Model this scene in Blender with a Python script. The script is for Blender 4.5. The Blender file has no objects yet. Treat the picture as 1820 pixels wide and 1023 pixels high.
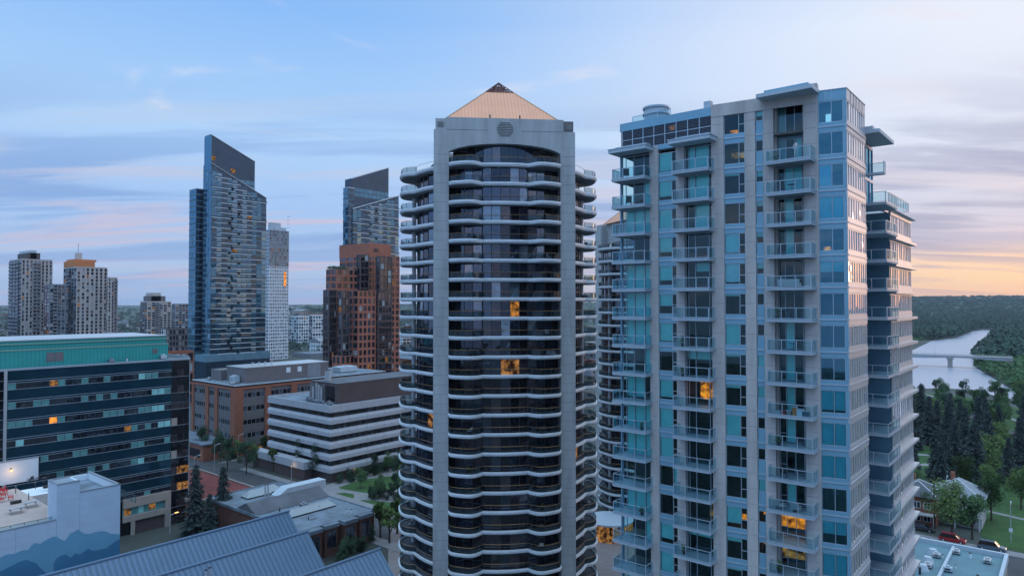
import bpy, math, random
from mathutils import Vector, Matrix
R = math.radians
scene = bpy.context.scene
rnd = random.Random(11)

# ---------------------------------------------------------------- camera
# The world is laid out on the city's street grid (X and Y along the streets, metres).
YAW, PITCH, CAMZ, FPX = 50.5, 1.25, 50.0, 1213.0
cam_d = bpy.data.cameras.new('camera'); cam = bpy.data.objects.new('camera', cam_d)
scene.collection.objects.link(cam); scene.camera = cam
cam.location = (0, 0, CAMZ); cam.rotation_euler = (R(90 + PITCH), 0, R(-YAW))
cam_d.sensor_width = 36; cam_d.lens = 36 * FPX / 1820; cam_d.clip_start = 0.5; cam_d.clip_end = 20000

# ---------------------------------------------------------------- sky, sun, exposure
scene.view_settings.view_transform = 'Standard'; scene.view_settings.look = 'None'
scene.view_settings.exposure = 0.0; scene.view_settings.gamma = 1
SUN_EL, SUN_AZ = 0.6, YAW + 60          # clockwise from +Y
world = bpy.data.worlds.new('World'); scene.world = world; world.use_nodes = True
wn, wl = world.node_tree.nodes, world.node_tree.links
wn.clear()
def N(t, **k):
    n = wn.new(t)
    for a, v in k.items(): setattr(n, a, v)
    return n
def M(op, a, b=None, c=None, clamp=False):
    n = wn.new('ShaderNodeMath'); n.operation = op; n.use_clamp = clamp
    for i, v in enumerate((a, b, c)):
        if v is None: continue
        if isinstance(v, (int, float)): n.inputs[i].default_value = v
        else: wl.new(v, n.inputs[i])
    return n.outputs[0]
def s2l(c): return tuple(((x/255)/12.92 if x <= 10 else (((x/255)+.055)/1.055)**2.4) for x in c)
def ramp(fac, stops, ease='LINEAR'):
    n = wn.new('ShaderNodeValToRGB'); n.color_ramp.interpolation = ease
    e = n.color_ramp.elements
    while len(e) < len(stops): e.new(0.5)
    for i, (p, c) in enumerate(stops):
        e[i].position = p; e[i].color = (*(s2l(c) if isinstance(c, tuple) else (c, c, c)), 1)
    wl.new(fac, n.inputs[0]); return n.outputs[0]
def mixc(f, a, b, mode='MIX'):
    n = wn.new('ShaderNodeMix'); n.data_type = 'RGBA'; n.blend_type = mode
    for s, v in ((0, f), (6, a), (7, b)):
        if isinstance(v, (int, float)): n.inputs[s].default_value = v
        elif isinstance(v, tuple): n.inputs[s].default_value = (*v, 1)
        else: wl.new(v, n.inputs[s])
    return n.outputs[2]
tc = N('ShaderNodeTexCoord'); vr = N('ShaderNodeVectorRotate', rotation_type='Z_AXIS'); vr.inputs['Angle'].default_value = R(YAW)
wl.new(tc.outputs['Generated'], vr.inputs['Vector'])
sep = N('ShaderNodeSeparateXYZ'); wl.new(vr.outputs[0], sep.inputs[0])
dx, dy, dz = sep.outputs                # x: across the view, y: along it, z: up
az = M('ARCTAN2', dx, dy)               # radians, right positive
elev = M('ARCSINE', dz)
e1 = M('DIVIDE', elev, R(50), clamp=True)
left = ramp(e1, [(0, (156,184,224)), (.05, (168,195,232)), (.15, (158,194,242)), (.27, (172,209,250)), (.45, (136,186,246)), (.55, (142,186,232)), (1, (165,195,222))])
right = ramp(e1, [(0, (244,194,158)), (.03, (254,216,168)), (.065, (248,212,184)), (.09, (206,198,216)), (.13, (206,206,226)), (.22, (216,222,240)), (.4, (232,238,250)), (.6, (206,222,248)), (1, (172,198,222))])
east = ramp(e1, [(0, (124,152,186)), (.08, (124,164,208)), (.3, (104,158,218)), (.55, (120,170,222)), (1, (168,196,220))])
fr = N('ShaderNodeMapRange', interpolation_type='SMOOTHERSTEP'); wl.new(az, fr.inputs[0])
fr.inputs[1].default_value = -0.36; fr.inputs[2].default_value = 0.80
fe = N('ShaderNodeMapRange', interpolation_type='SMOOTHSTEP'); wl.new(M('COSINE', M('SUBTRACT', az, 0.35)), fe.inputs[0])
fe.inputs[1].default_value = 0.45; fe.inputs[2].default_value = -0.5
base = mixc(fe.outputs[0], mixc(fr.outputs[0], left, right), east)
# cloud streaks: a layer high above, seen in perspective, longer than wide
den = M('ADD', M('MAXIMUM', dz, 0.0), 0.10)
cv = N('ShaderNodeCombineXYZ'); wl.new(M('DIVIDE', dx, den), cv.inputs[0]); wl.new(M('DIVIDE', dy, den), cv.inputs[1])
def cloud(scale, rot, stretch, lo, hi, detail=6, dist=0.4, loc=(0,0,0)):
    mp = N('ShaderNodeMapping'); wl.new(cv.outputs[0], mp.inputs[0])
    mp.inputs['Rotation'].default_value = (0, 0, R(rot)); mp.inputs['Scale'].default_value = (1/stretch, 1, 1); mp.inputs['Location'].default_value = loc
    nz = N('ShaderNodeTexNoise'); wl.new(mp.outputs[0], nz.inputs['Vector'])
    nz.inputs['Scale'].default_value = scale; nz.inputs['Detail'].default_value = detail; nz.inputs['Distortion'].default_value = dist; nz.inputs['Roughness'].default_value = .55
    mr = N('ShaderNodeMapRange', interpolation_type='SMOOTHSTEP'); wl.new(nz.outputs['Fac'], mr.inputs[0])
    mr.inputs[1].default_value = lo; mr.inputs[2].default_value = hi
    return mr.outputs[0]
band = ramp(e1, [(0, .35), (.07, .8), (.14, 1.0), (.28, .75), (.36, .12), (.6, .05)], 'EASE')
c1 = M('MULTIPLY', cloud(1.25, 14, 4.0, .46, .58, 10, .7), band)             # darker slate streaks
c2 = M('MULTIPLY', cloud(1.5, 17, 4.5, .50, .62, 10, loc=(3.1, 1.7, 0)), band)   # paler streaks, pink low down
c3 = M('MULTIPLY', cloud(2.0, -25, 1.4, .56, .74, 8, .8, (7, 2, 0)), ramp(e1, [(0, 0.), (.25, 0.1), (.33, .75), (.6, .5), (1, 0.)]))   # thin wisps higher up
dark = mixc(fr.outputs[0], s2l((120,160,218)), s2l((142,150,186)))
pale = mixc(fr.outputs[0], ramp(e1, [(0, (206,186,204)), (.13, (196,190,216)), (.25, (180,204,236)), (1, (200,220,245))]),
            ramp(e1, [(0, (250,206,160)), (.055, (250,216,184)), (.09, (214,202,216)), (.3, (222,227,242)), (1, (235,240,250))]))
sky = mixc(M('MULTIPLY', M('MULTIPLY', c1, .72), ramp(e1, [(0, 1.), (.2, 1.), (.33, .35), (.5, .1)])), base, dark)
sky = mixc(M('MULTIPLY', c2, .85), sky, pale)
sky = mixc(M('MULTIPLY', c3, .9), sky, s2l((232,228,238)))
c4 = M('MULTIPLY', cloud(1.4, 8, 2.6, .44, .56, 10, .7, (1.5, 4, 0)), M('MULTIPLY', fr.outputs[0], ramp(e1, [(0, 0.), (.055, .0), (.09, .9), (.2, 1.), (.27, .5), (.34, 0.)], 'EASE')))
sky = mixc(M('MULTIPLY', c4, .62), sky, s2l((158,166,200)))
ng = N('ShaderNodeTexSky'); ng.sky_type = 'NISHITA'; ng.sun_disc = False
ng.sun_elevation = R(SUN_EL); ng.sun_rotation = R(SUN_AZ)
# gain added to the unseen sky overhead and behind the camera, lighting the city
zen = N('ShaderNodeMapRange', interpolation_type='SMOOTHSTEP'); wl.new(elev, zen.inputs[0]); zen.inputs[1].default_value = R(27); zen.inputs[2].default_value = R(55)
gain = M('MULTIPLY', M('ADD', 1.0, M('MULTIPLY', zen.outputs[0], 1.35)), M('ADD', 1.0, M('MULTIPLY', fe.outputs[0], .35)))
b1 = N('ShaderNodeBackground'); wl.new(sky, b1.inputs[0]); wl.new(gain, b1.inputs[1])
b2 = N('ShaderNodeBackground'); wl.new(ng.outputs[0], b2.inputs[0]); b2.inputs[1].default_value = .05
ad = N('ShaderNodeAddShader'); wl.new(b1.outputs[0], ad.inputs[0]); wl.new(b2.outputs[0], ad.inputs[1])
wo = N('ShaderNodeOutputWorld'); wl.new(ad.outputs[0], wo.inputs[0])
sd = bpy.data.lights.new('sun', 'SUN'); sun = bpy.data.objects.new('sun', sd); scene.collection.objects.link(sun)
sd.energy = 0.25; sd.angle = R(12); sd.color = (1, .62, .42)
sa, se = R(SUN_AZ), R(SUN_EL + 3)
sun.rotation_euler = Vector((math.sin(sa)*math.cos(se), math.cos(sa)*math.cos(se), math.sin(se))).to_track_quat('Z', 'Y').to_euler()

# ---------------------------------------------------------------- survey helpers: sight lines from the camera's standpoint
cy, sy_ = math.cos(R(90-YAW)), math.sin(R(90-YAW))
CF = (math.sin(R(YAW)), math.cos(R(YAW))); CR = (math.cos(R(YAW)), -math.sin(R(YAW)))
def cg(x, y): return (CR[0]*x + CF[0]*y, CR[1]*x + CF[1]*y)       # metres right of / ahead of the camera -> grid
def P(px, py, D):
    a, b = (px-910)/FPX, (511.5-py)/FPX
    s = D/(math.cos(R(PITCH)) - b*math.sin(R(PITCH)))
    X, Y = cg(a*s, D); return (X, Y, CAMZ + (b*math.cos(R(PITCH)) + math.sin(R(PITCH)))*s)
def GP(px, py, z=0.0):                                              # where a sight line meets level z
    b = (511.5-py)/FPX
    t = (b*math.cos(R(PITCH)) + math.sin(R(PITCH))); D = (z-CAMZ)/t*(math.cos(R(PITCH)) - b*math.sin(R(PITCH)))
    return P(px, py, D)
def hit(p, ang, px):                                                # from p go in plan direction ang (deg, 0 = across the view) until sight line px
    d = cg(math.cos(R(ang)), math.sin(R(ang))); r = cg((px-910)/FPX, 1)
    # solve p + s d = t r
    s = (p[0]*r[1] - p[1]*r[0]) / (-(d[0]*r[1] - d[1]*r[0]))
    return (p[0]+s*d[0], p[1]+s*d[1])
def depth(p): return p[0]*CF[0] + p[1]*CF[1]

# ---------------------------------------------------------------- materials
MATS = {}
def mat(name, col, rough=.7, metal=0.0, spec=.5, noise=None, nscale=1.0, bump=0.0, emit=None, estr=0, stretch=(1,1,1), stripes=None, coat=0):
    m = bpy.data.materials.new(name); m.use_nodes = True; nt = m.node_tree; b = nt.nodes['Principled BSDF']
    b.inputs['Base Color'].default_value = (*col, 1); b.inputs['Roughness'].default_value = rough
    b.inputs['Metallic'].default_value = metal; b.inputs['Specular IOR Level'].default_value = spec
    b.inputs['Coat Weight'].default_value = coat
    if noise or bump or stripes:
        t = nt.nodes.new('ShaderNodeTexCoord'); mp = nt.nodes.new('ShaderNodeMapping'); mp.inputs['Scale'].default_value = stretch
        nt.links.new(t.outputs['Object'], mp.inputs[0])
        n = nt.nodes.new('ShaderNodeTexNoise'); n.inputs['Scale'].default_value = nscale; n.inputs['Detail'].default_value = 6; n.inputs['Roughness'].default_value = .65
        nt.links.new(mp.outputs[0], n.inputs['Vector'])
        src = n.outputs['Fac']
        if noise:
            r = nt.nodes.new('ShaderNodeValToRGB'); e = r.color_ramp.elements
            e[0].position = .3; e[1].position = .7
            e[0].color = (*[c*(1-noise) for c in col], 1); e[1].color = (*[min(1, c*(1+noise)) for c in col], 1)
            nt.links.new(src, r.inputs[0]); nt.links.new(r.outputs[0], b.inputs['Base Color'])
        if bump:
            bp = nt.nodes.new('ShaderNodeBump'); bp.inputs['Strength'].default_value = bump; bp.inputs['Distance'].default_value = .05
            nt.links.new(src, bp.inputs['Height']); nt.links.new(bp.outputs[0], b.inputs['Normal'])
    if emit: b.inputs['Emission Color'].default_value = (*emit, 1); b.inputs['Emission Strength'].default_value = estr
    MATS[name] = m; return m
def lit(name, c1, c2, strength, scale=1.2):
    m = bpy.data.materials.new(name); m.use_nodes = True; nt = m.node_tree; nt.nodes.clear()
    t = nt.nodes.new('ShaderNodeTexCoord'); n = nt.nodes.new('ShaderNodeTexNoise'); n.inputs['Scale'].default_value = scale*.8; n.inputs['Detail'].default_value = 4
    r = nt.nodes.new('ShaderNodeValToRGB'); r.color_ramp.elements[0].position = .38; r.color_ramp.elements[1].position = .66
    r.color_ramp.elements[0].color = (*c2, 1); r.color_ramp.elements[1].color = (*c1, 1)
    e = nt.nodes.new('ShaderNodeEmission'); e.inputs[1].default_value = strength; o = nt.nodes.new('ShaderNodeOutputMaterial')
    nt.links.new(t.outputs['Object'], n.inputs[0]); nt.links.new(n.outputs['Fac'], r.inputs[0]); nt.links.new(r.outputs[0], e.inputs[0]); nt.links.new(e.outputs[0], o.inputs[0])
    MATS[name] = m; return m
def glass(name, tint, refl=.2, rough=.02, rcol=(.9,.95,1), amt=1.0):
    "thin see-through glazing: tinted transmission plus a mirror-like coat"
    m = bpy.data.materials.new(name); m.use_nodes = True; nt = m.node_tree; nt.nodes.clear(); L = nt.links
    tr = nt.nodes.new('ShaderNodeBsdfTransparent'); tr.inputs[0].default_value = (*tint, 1)
    gl = nt.nodes.new('ShaderNodeBsdfGlossy'); gl.inputs['Roughness'].default_value = rough; gl.inputs[0].default_value = (*rcol, 1)
    lw = nt.nodes.new('ShaderNodeFresnel'); lw.inputs[0].default_value = 1.5
    ma = nt.nodes.new('ShaderNodeMath'); ma.operation = 'ADD'; ma.use_clamp = True; ma.inputs[1].default_value = refl; L.new(lw.outputs[0], ma.inputs[0])
    mu = nt.nodes.new('ShaderNodeMath'); mu.operation = 'MULTIPLY'; mu.inputs[1].default_value = amt; L.new(ma.outputs[0], mu.inputs[0]); ma = mu
    mx = nt.nodes.new('ShaderNodeMixShader'); o = nt.nodes.new('ShaderNodeOutputMaterial')
    L.new(ma.outputs[0], mx.inputs[0]); L.new(tr.outputs[0], mx.inputs[1]); L.new(gl.outputs[0], mx.inputs[2]); L.new(mx.outputs[0], o.inputs[0])
    MATS[name] = m; return m
def darkglass(name, base, refl=.2, rough=.03, rcol=(.9,.95,1), var=.5):
    "opaque coated glazing with a dim room behind it"
    m = bpy.data.materials.new(name); m.use_nodes = True; nt = m.node_tree; nt.nodes.clear(); L = nt.links
    t = nt.nodes.new('ShaderNodeTexCoord'); n = nt.nodes.new('ShaderNodeTexNoise'); n.inputs['Scale'].default_value = .6; n.inputs['Detail'].default_value = 5
    L.new(t.outputs['Object'], n.inputs[0])
    r = nt.nodes.new('ShaderNodeValToRGB'); r.color_ramp.elements[0].position = .35; r.color_ramp.elements[1].position = .7
    r.color_ramp.elements[0].color = (*[c*(1-var) for c in base], 1); r.color_ramp.elements[1].color = (*[min(1, c*(1+var)) for c in base], 1)
    L.new(n.outputs['Fac'], r.inputs[0])
    d = nt.nodes.new('ShaderNodeBsdfDiffuse'); L.new(r.outputs[0], d.inputs[0])
    gl = nt.nodes.new('ShaderNodeBsdfGlossy'); gl.inputs['Roughness'].default_value = rough; gl.inputs[0].default_value = (*rcol, 1)
    bp = nt.nodes.new('ShaderNodeBump'); bp.inputs['Strength'].default_value = .04; bp.inputs['Distance'].default_value = .4
    n2 = nt.nodes.new('ShaderNodeTexNoise'); n2.inputs['Scale'].default_value = .8; n2.inputs['Detail'].default_value = 1; L.new(t.outputs['Object'], n2.inputs[0])
    L.new(n2.outputs['Fac'], bp.inputs['Height']); L.new(bp.outputs[0], gl.inputs['Normal'])
    lw = nt.nodes.new('ShaderNodeFresnel'); lw.inputs[0].default_value = 1.5
    ma = nt.nodes.new('ShaderNodeMath'); ma.operation = 'ADD'; ma.use_clamp = True; ma.inputs[1].default_value = refl; L.new(lw.outputs[0], ma.inputs[0])
    mx = nt.nodes.new('ShaderNodeMixShader'); o = nt.nodes.new('ShaderNodeOutputMaterial')
    L.new(ma.outputs[0], mx.inputs[0]); L.new(d.outputs[0], mx.inputs[1]); L.new(gl.outputs[0], mx.inputs[2]); L.new(mx.outputs[0], o.inputs[0])
    MATS[name] = m; return m
def seamed(name, col, axis, period, rough=.45, metal=.3, depth_=.25, noise=.08):
    "sheet metal with regular standing seams across an axis (object space)"
    m = mat(name, col, rough, metal, noise=noise, nscale=.25); nt = m.node_tree; b = nt.nodes['Principled BSDF']
    t = nt.nodes.new('ShaderNodeTexCoord'); s = nt.nodes.new('ShaderNodeSeparateXYZ'); nt.links.new(t.outputs['Object'], s.inputs[0])
    a = nt.nodes.new('ShaderNodeMath'); a.operation = 'MULTIPLY'; a.inputs[1].default_value = 1/period; nt.links.new(s.outputs[axis], a.inputs[0])
    f = nt.nodes.new('ShaderNodeMath'); f.operation = 'FRACT'; nt.links.new(a.outputs[0], f.inputs[0])
    g = nt.nodes.new('ShaderNodeMath'); g.operation = 'LESS_THAN'; g.inputs[1].default_value = .16; nt.links.new(f.outputs[0], g.inputs[0])
    old = b.inputs['Base Color'].links[0].from_socket
    x = nt.nodes.new('ShaderNodeMix'); x.data_type = 'RGBA'; x.blend_type = 'MULTIPLY'; x.inputs[7].default_value = (1-depth_,)*3 + (1,)
    nt.links.new(g.outputs[0], x.inputs[0]); nt.links.new(old, x.inputs[6]); nt.links.new(x.outputs[2], b.inputs['Base Color'])
    return m

mat('stone', (.47,.432,.42), .8, noise=.19, nscale=.7, bump=.1, stretch=(1,1,.22))
mat('joint', (.16,.15,.15), .9)
mat('slate_panel', (.055,.085,.125), .45, .3, noise=.2, nscale=.3)
mat('tower_stone', (.38,.395,.41), .8, noise=.2, nscale=.6, bump=.1, stretch=(1,1,.16))
mat('blue_metal', (.20,.38,.50), .4, .25, noise=.06, nscale=.5)
mat('pale_metal', (.50,.52,.55), .35, .35, noise=.05, nscale=.6)
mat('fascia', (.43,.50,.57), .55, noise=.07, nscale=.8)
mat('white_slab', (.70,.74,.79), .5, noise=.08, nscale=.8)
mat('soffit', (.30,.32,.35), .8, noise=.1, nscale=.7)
mat('frame_metal', (.42,.50,.58), .4, .4)
mat('dark_metal', (.05,.055,.065), .5, .3, noise=.3, nscale=1)
mat('bronze', (.32,.19,.09), .4, .5)
mat('interior', (.026,.028,.034), .9, noise=.6, nscale=.7)
mat('ceiling', (.11,.11,.11), .9)
mat('blind', (.60,.88,.82), .8, noise=.08, nscale=1.3)
mat('blind_pale', (.7,.9,.92), .8, noise=.08, nscale=1.3)
mat('curtain', (.34,.38,.40), .9, noise=.3, nscale=2, stretch=(6,6,.3))
mat('teal_panel', (.11,.22,.29), .6, 0, noise=.2, nscale=.3)
mat('louvre', (.13,.15,.20), .5, .4)
glass('clear_glass', (.58,.91,.94), .035, rcol=(.6,.88,.95))
glass('corner_glass', (.36,.80,.90), .17, rcol=(.28,.74,1))
glass('rail_glass', (.62,.84,.89), .06, rcol=(.7,.8,.85), amt=.5)
glass('smoke_glass', (.42,.52,.54), .06, rcol=(.6,.75,.85), amt=.6)
darkglass('brown_glass', (.010,.009,.012), .035, rcol=(.75,.82,1.0))
darkglass('brown_glass_b', (.018,.022,.036), .10, rcol=(.7,.8,1.0))
darkglass('brown_glass_c', (.045,.036,.04), .06, rcol=(.8,.8,.9))
darkglass('sea_glass', (.015,.055,.10), .24, rcol=(.36,.68,.9))
darkglass('sea_glass_b', (.03,.09,.15), .30, rcol=(.5,.78,.95))
darkglass('sea_glass_c', (.008,.022,.042), .10, rcol=(.5,.7,.9))
darkglass('grey_glass', (.10,.13,.17), .22, rcol=(.7,.8,.9))
darkglass('sunset_glass', (.10,.12,.15), .55, rcol=(1,.97,.95))
darkglass('office_glass', (.012,.018,.03), .08)
darkglass('navy_spandrel', (.006,.030,.050), .04, var=.15, rough=.12, rcol=(.4,.75,.95))
darkglass('black_glass', (.008,.008,.012), .02, var=.3)
mat('office_blind', (.25,.58,.58), .8, noise=.2, nscale=.8)
mat('office_blind_b', (.09,.26,.27), .8, noise=.3, nscale=.8)
lit('warm_room_glint', (1,.40,.07), (.25,.05,.008), 1.5, 1.1)
lit('warm_soft', (.9,.42,.13), (.03,.014,.008), .5, 1.5)
lit('warm_in', (1,.26,.02), (.05,.007,.001), 1.5, 2.2)
lit('warm_dot', (1,.62,.25), (.8,.35,.08), 3.0, 1)
lit('pink_light', (1,.35,.75), (.5,.08,.3), 2.0, 3)
seamed('copper', (.74,.34,.20), 0, .55, .5, .3, .25)
seamed('copper_side', (.74,.34,.20), 1, .55, .5, .3, .25)
mat('copper_dark', (.12,.035,.03), .6, noise=.4, nscale=2)
seamed('blue_roof', (.105,.175,.265), 0, .62, .5, .3, .42)
mat('roof_seam', (.11,.18,.27), .5, .3)
mat('mural_panel', (.42,.52,.64), .6, noise=.07, nscale=.4)
seamed('green_sheet', (.035,.36,.35), 0, .7, .5, .2, .3)
mat('green_trim', (.20,.38,.33), .5)
mat('grey_sheet', (.22,.25,.29), .6, .2, noise=.15, nscale=.4)
mat('brick', (.28,.105,.065), .85, noise=.18, nscale=.8, bump=.2)
mat('brick_pink', (.36,.125,.08), .85, noise=.12, nscale=.35, bump=.1)
mat('brick_dark', (.13,.055,.04), .85, noise=.2, nscale=.8)
mat('ribbon', (.40,.42,.47), .6, noise=.09, nscale=.4)
mat('brown_sheet', (.085,.06,.062), .7, noise=.15, nscale=.3)
mat('grey_panel', (.15,.14,.15), .7, noise=.15, nscale=.6)
mat('roof_grey', (.14,.18,.225), .85, noise=.42, nscale=.30)
mat('roof_dark', (.10,.11,.13), .9, noise=.3, nscale=.2)
mat('roof_teal', (.12,.22,.26), .8, noise=.15, nscale=.2)
mat('roof_red', (.17,.035,.03), .9, noise=.3, nscale=.25)
mat('white_panel', (.66,.72,.78), .6, noise=.05, nscale=.4)
mat('beige', (.33,.29,.26), .8, noise=.1, nscale=.5)
mat('cream', (.45,.41,.40), .8, noise=.1, nscale=.3)
mat('tan', (.36,.29,.27), .8, noise=.1, nscale=.3)
mat('orange_wall', (.55,.20,.07), .8, noise=.1, nscale=.3)
mat('maroon', (.16,.05,.05), .8, noise=.15, nscale=.3)
mat('mural_far', (.13,.32,.46), .7, noise=.06, nscale=.4)
mat('mural_near', (.045,.17,.30), .7, noise=.1, nscale=.4)
mat('deck', (.42,.33,.30), .8, noise=.1, nscale=.8)
mat('asphalt', (.055,.058,.065), .9, noise=.25, nscale=.25, bump=.1)
mat('pavement', (.22,.22,.23), .9, noise=.15, nscale=.5)
mat('paver', (.20,.17,.17), .9, noise=.15, nscale=.7)
mat('marking', (.6,.6,.6), .7)
mat('grass', (.030,.085,.018), .95, noise=.4, nscale=.35, bump=.3)
mat('ground_mat', (.055,.065,.06), .95, noise=.5, nscale=.03)
mat('leaf', (.05,.11,.035), .8, noise=.55, nscale=.5)
mat('leaf_light', (.085,.14,.035), .8, noise=.5, nscale=.5)
mat('leaf_dark', (.035,.075,.04), .85, noise=.5, nscale=.4)
mat('spruce_leaf', (.030,.046,.046), .85, noise=.5, nscale=.6)
mat('wood_far', (.036,.070,.050), .95, noise=.55, nscale=.02)
mat('wood_ridge', (.022,.042,.036), .95, noise=.5, nscale=.03)
lit('warm_pane', (.75,.30,.06), (.03,.012,.006), .8, 2.4)
mat('bark', (.06,.045,.035), .9, noise=.3, nscale=3)
mat('car_red', (.30,.02,.03), .3, coat=.6); mat('car_blue', (.10,.15,.20), .3, .3, coat=.6)
mat('car_white', (.6,.62,.65), .3, coat=.6); mat('car_dark', (.03,.03,.04), .3, coat=.6)
mat('rubber', (.02,.02,.02), .8); mat('red_plastic', (.55,.03,.03), .5); mat('dark_plastic', (.03,.03,.035), .6)
mat('pale_fabric', (.5,.48,.5), .9); mat('house_siding', (.42,.42,.42), .8, noise=.1, nscale=1); mat('house_roof', (.24,.26,.29), .8, noise=.2, nscale=.8)
mat('wood_deck', (.2,.12,.07), .8, noise=.2, nscale=1)
def water_mat():
    m = mat('river_water', (.30,.34,.42), .30, 0, .8); nt = m.node_tree; b = nt.nodes['Principled BSDF']
    t = nt.nodes.new('ShaderNodeTexCoord'); mp = nt.nodes.new('ShaderNodeMapping'); mp.inputs['Scale'].default_value = (1, .35, 1); mp.inputs['Rotation'].default_value = (0,0,.9)
    n = nt.nodes.new('ShaderNodeTexNoise'); n.inputs['Scale'].default_value = .06; n.inputs['Detail'].default_value = 8; n.inputs['Roughness'].default_value = .7
    nt.links.new(t.outputs['Object'], mp.inputs[0]); nt.links.new(mp.outputs[0], n.inputs[0])
    bp = nt.nodes.new('ShaderNodeBump'); bp.inputs['Strength'].default_value = .35; bp.inputs['Distance'].default_value = 1.5
    nt.links.new(n.outputs['Fac'], bp.inputs['Height']); nt.links.new(bp.outputs[0], b.inputs['Normal'])
    return m
water_mat()

# ---------------------------------------------------------------- mesh helpers
SC = scene.collection.objects
class MB:
    def __init__(s, local=False): s.v = []; s.f = []; s.mi = []; s.mats = []; s.cur = 0; s.local = local; s.smooth = False
    def m(s, name):
        if name not in s.mats: s.mats.append(name)
        s.cur = s.mats.index(name); return s
    def face(s, pts):
        i = len(s.v); s.v += [tuple(p) for p in pts]; s.f.append(tuple(range(i, i+len(pts)))); s.mi.append(s.cur)
    def hexa(s, b, t):                       # bottom 4 (counter-clockwise from above) and top 4 points
        i = len(s.v); s.v += [tuple(p) for p in b] + [tuple(p) for p in t]
        for q in ((3,2,1,0), (4,5,6,7), (0,1,5,4), (1,2,6,5), (2,3,7,6), (3,0,4,7)):
            s.f.append(tuple(i+k for k in q)); s.mi.append(s.cur)
    def box(s, x0, x1, y0, y1, z0, z1):
        if x0 > x1: x0, x1 = x1, x0
        if y0 > y1: y0, y1 = y1, y0
        q = ((x0,y0), (x1,y0), (x1,y1), (x0,y1)); s.hexa([(*p, z0) for p in q], [(*p, z1) for p in q])
    def prism(s, poly, z0, z1, top=None):
        a = sum(poly[i-1][0]*poly[i][1] - poly[i][0]*poly[i-1][1] for i in range(len(poly)))
        if a < 0: poly = poly[::-1]; top = top[::-1] if top else None
        n = len(poly); i = len(s.v); tp = top or poly
        zz = z1 if isinstance(z1, (list, tuple)) else [z1]*n
        if a < 0 and isinstance(z1, (list, tuple)): zz = list(z1)[::-1]
        s.v += [(p[0], p[1], z0) for p in poly] + [(p[0], p[1], z) for p, z in zip(tp, zz)]
        s.f.append(tuple(i+k for k in range(n))[::-1]); s.f.append(tuple(i+n+k for k in range(n))); s.mi += [s.cur]*2
        for k in range(n):
            j = (k+1) % n; s.f.append((i+k, i+j, i+n+j, i+n+k)); s.mi.append(s.cur)
    def cyl(s, x, y, z0, z1, r0, r1=None, n=10):
        r1 = r0 if r1 is None else r1
        a = [(x+r0*math.cos(2*math.pi*k/n), y+r0*math.sin(2*math.pi*k/n)) for k in range(n)]
        b = [(x+r1*math.cos(2*math.pi*k/n), y+r1*math.sin(2*math.pi*k/n)) for k in range(n)]
        s.prism(a, z0, z1, b)
    def bar(s, a, b, r, n=4):
        a, b = Vector(a), Vector(b); d = (b-a)
        if d.length < 1e-6: return
        d.normalize(); u = d.orthogonal().normalized(); w = d.cross(u); i = len(s.v)
        for p in (a, b):
            for k in range(n):
                t = 2*math.pi*(k+.5)/n; s.v.append(tuple(p + r*(math.cos(t)*u + math.sin(t)*w)))
        for k in range(n):
            j = (k+1) % n; s.f.append((i+k, i+j, i+n+j, i+n+k)); s.mi.append(s.cur)
        s.f.append(tuple(range(i, i+n))[::-1]); s.f.append(tuple(range(i+n, i+2*n))); s.mi += [s.cur]*2
    def join(s, o):
        i = len(s.v); s.v += o.v; mp = []
        for nme in o.mats:
            if nme not in s.mats: s.mats.append(nme)
            mp.append(s.mats.index(nme))
        s.f += [tuple(i+k for k in f) for f in o.f]; s.mi += [mp[k] for k in o.mi]
    def mesh(s, name, off=(0,0,0)):
        me = bpy.data.meshes.new(name)
        vv = s.v if off == (0,0,0) else [(a-off[0], b-off[1], c-off[2]) for a, b, c in s.v]
        me.from_pydata(vv, [], s.f)
        for n in s.mats: me.materials.append(MATS[n])
        me.polygons.foreach_set('material_index', s.mi)
        if s.smooth: me.polygons.foreach_set('use_smooth', [True]*len(s.f))
        me.update(); return me
    def build(s, name, parent=None, **tags):
        off = (0,0,0)
        if parent is not None and not s.local:
            r = parent
            while r.parent is not None: r = r.parent
            off = tuple(r.location)
        o = bpy.data.objects.new(name, s.mesh(name, off)); SC.link(o); o.parent = parent
        for k, v in tags.items(): o[k] = v
        return o
def thing(name, label, cat, loc=(0,0,0), rz=0, group=None):
    o = bpy.data.objects.new(name, None); SC.link(o); o.location = loc; o.rotation_euler = (0,0,rz)
    o.empty_display_size = .5; o['label'] = label; o['category'] = cat
    if group: o['group'] = group
    return o
def copy_tree(src, loc=None, rz=None, scale=None, label=None, group=None):
    kids = {}
    for ob in list(SC):
        if ob.parent is not None: kids.setdefault(ob.parent.name, []).append(ob)
    def rec(o, par):
        c = o.copy(); SC.link(c); c.parent = par
        for k in kids.get(o.name, []): rec(k, c)
        return c
    c = rec(src, src.parent)
    if loc is not None: c.location = loc
    if rz is not None: c.rotation_euler = (0,0,rz)
    if scale is not None: c.scale = scale if isinstance(scale, tuple) else (scale,)*3
    if label: c['label'] = label
    if group: c['group'] = group
    return c
def fast_copy(src, kids, loc, rz, scale, label=None, group=None):      # thing with direct children only
    c = src.copy(); SC.link(c); c.location = loc; c.rotation_euler = (0,0,rz); c.scale = scale if isinstance(scale, tuple) else (scale,)*3
    if label: c['label'] = label
    if group: c['group'] = group
    for k in kids:
        d = k.copy(); SC.link(d); d.parent = c
    return c
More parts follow.
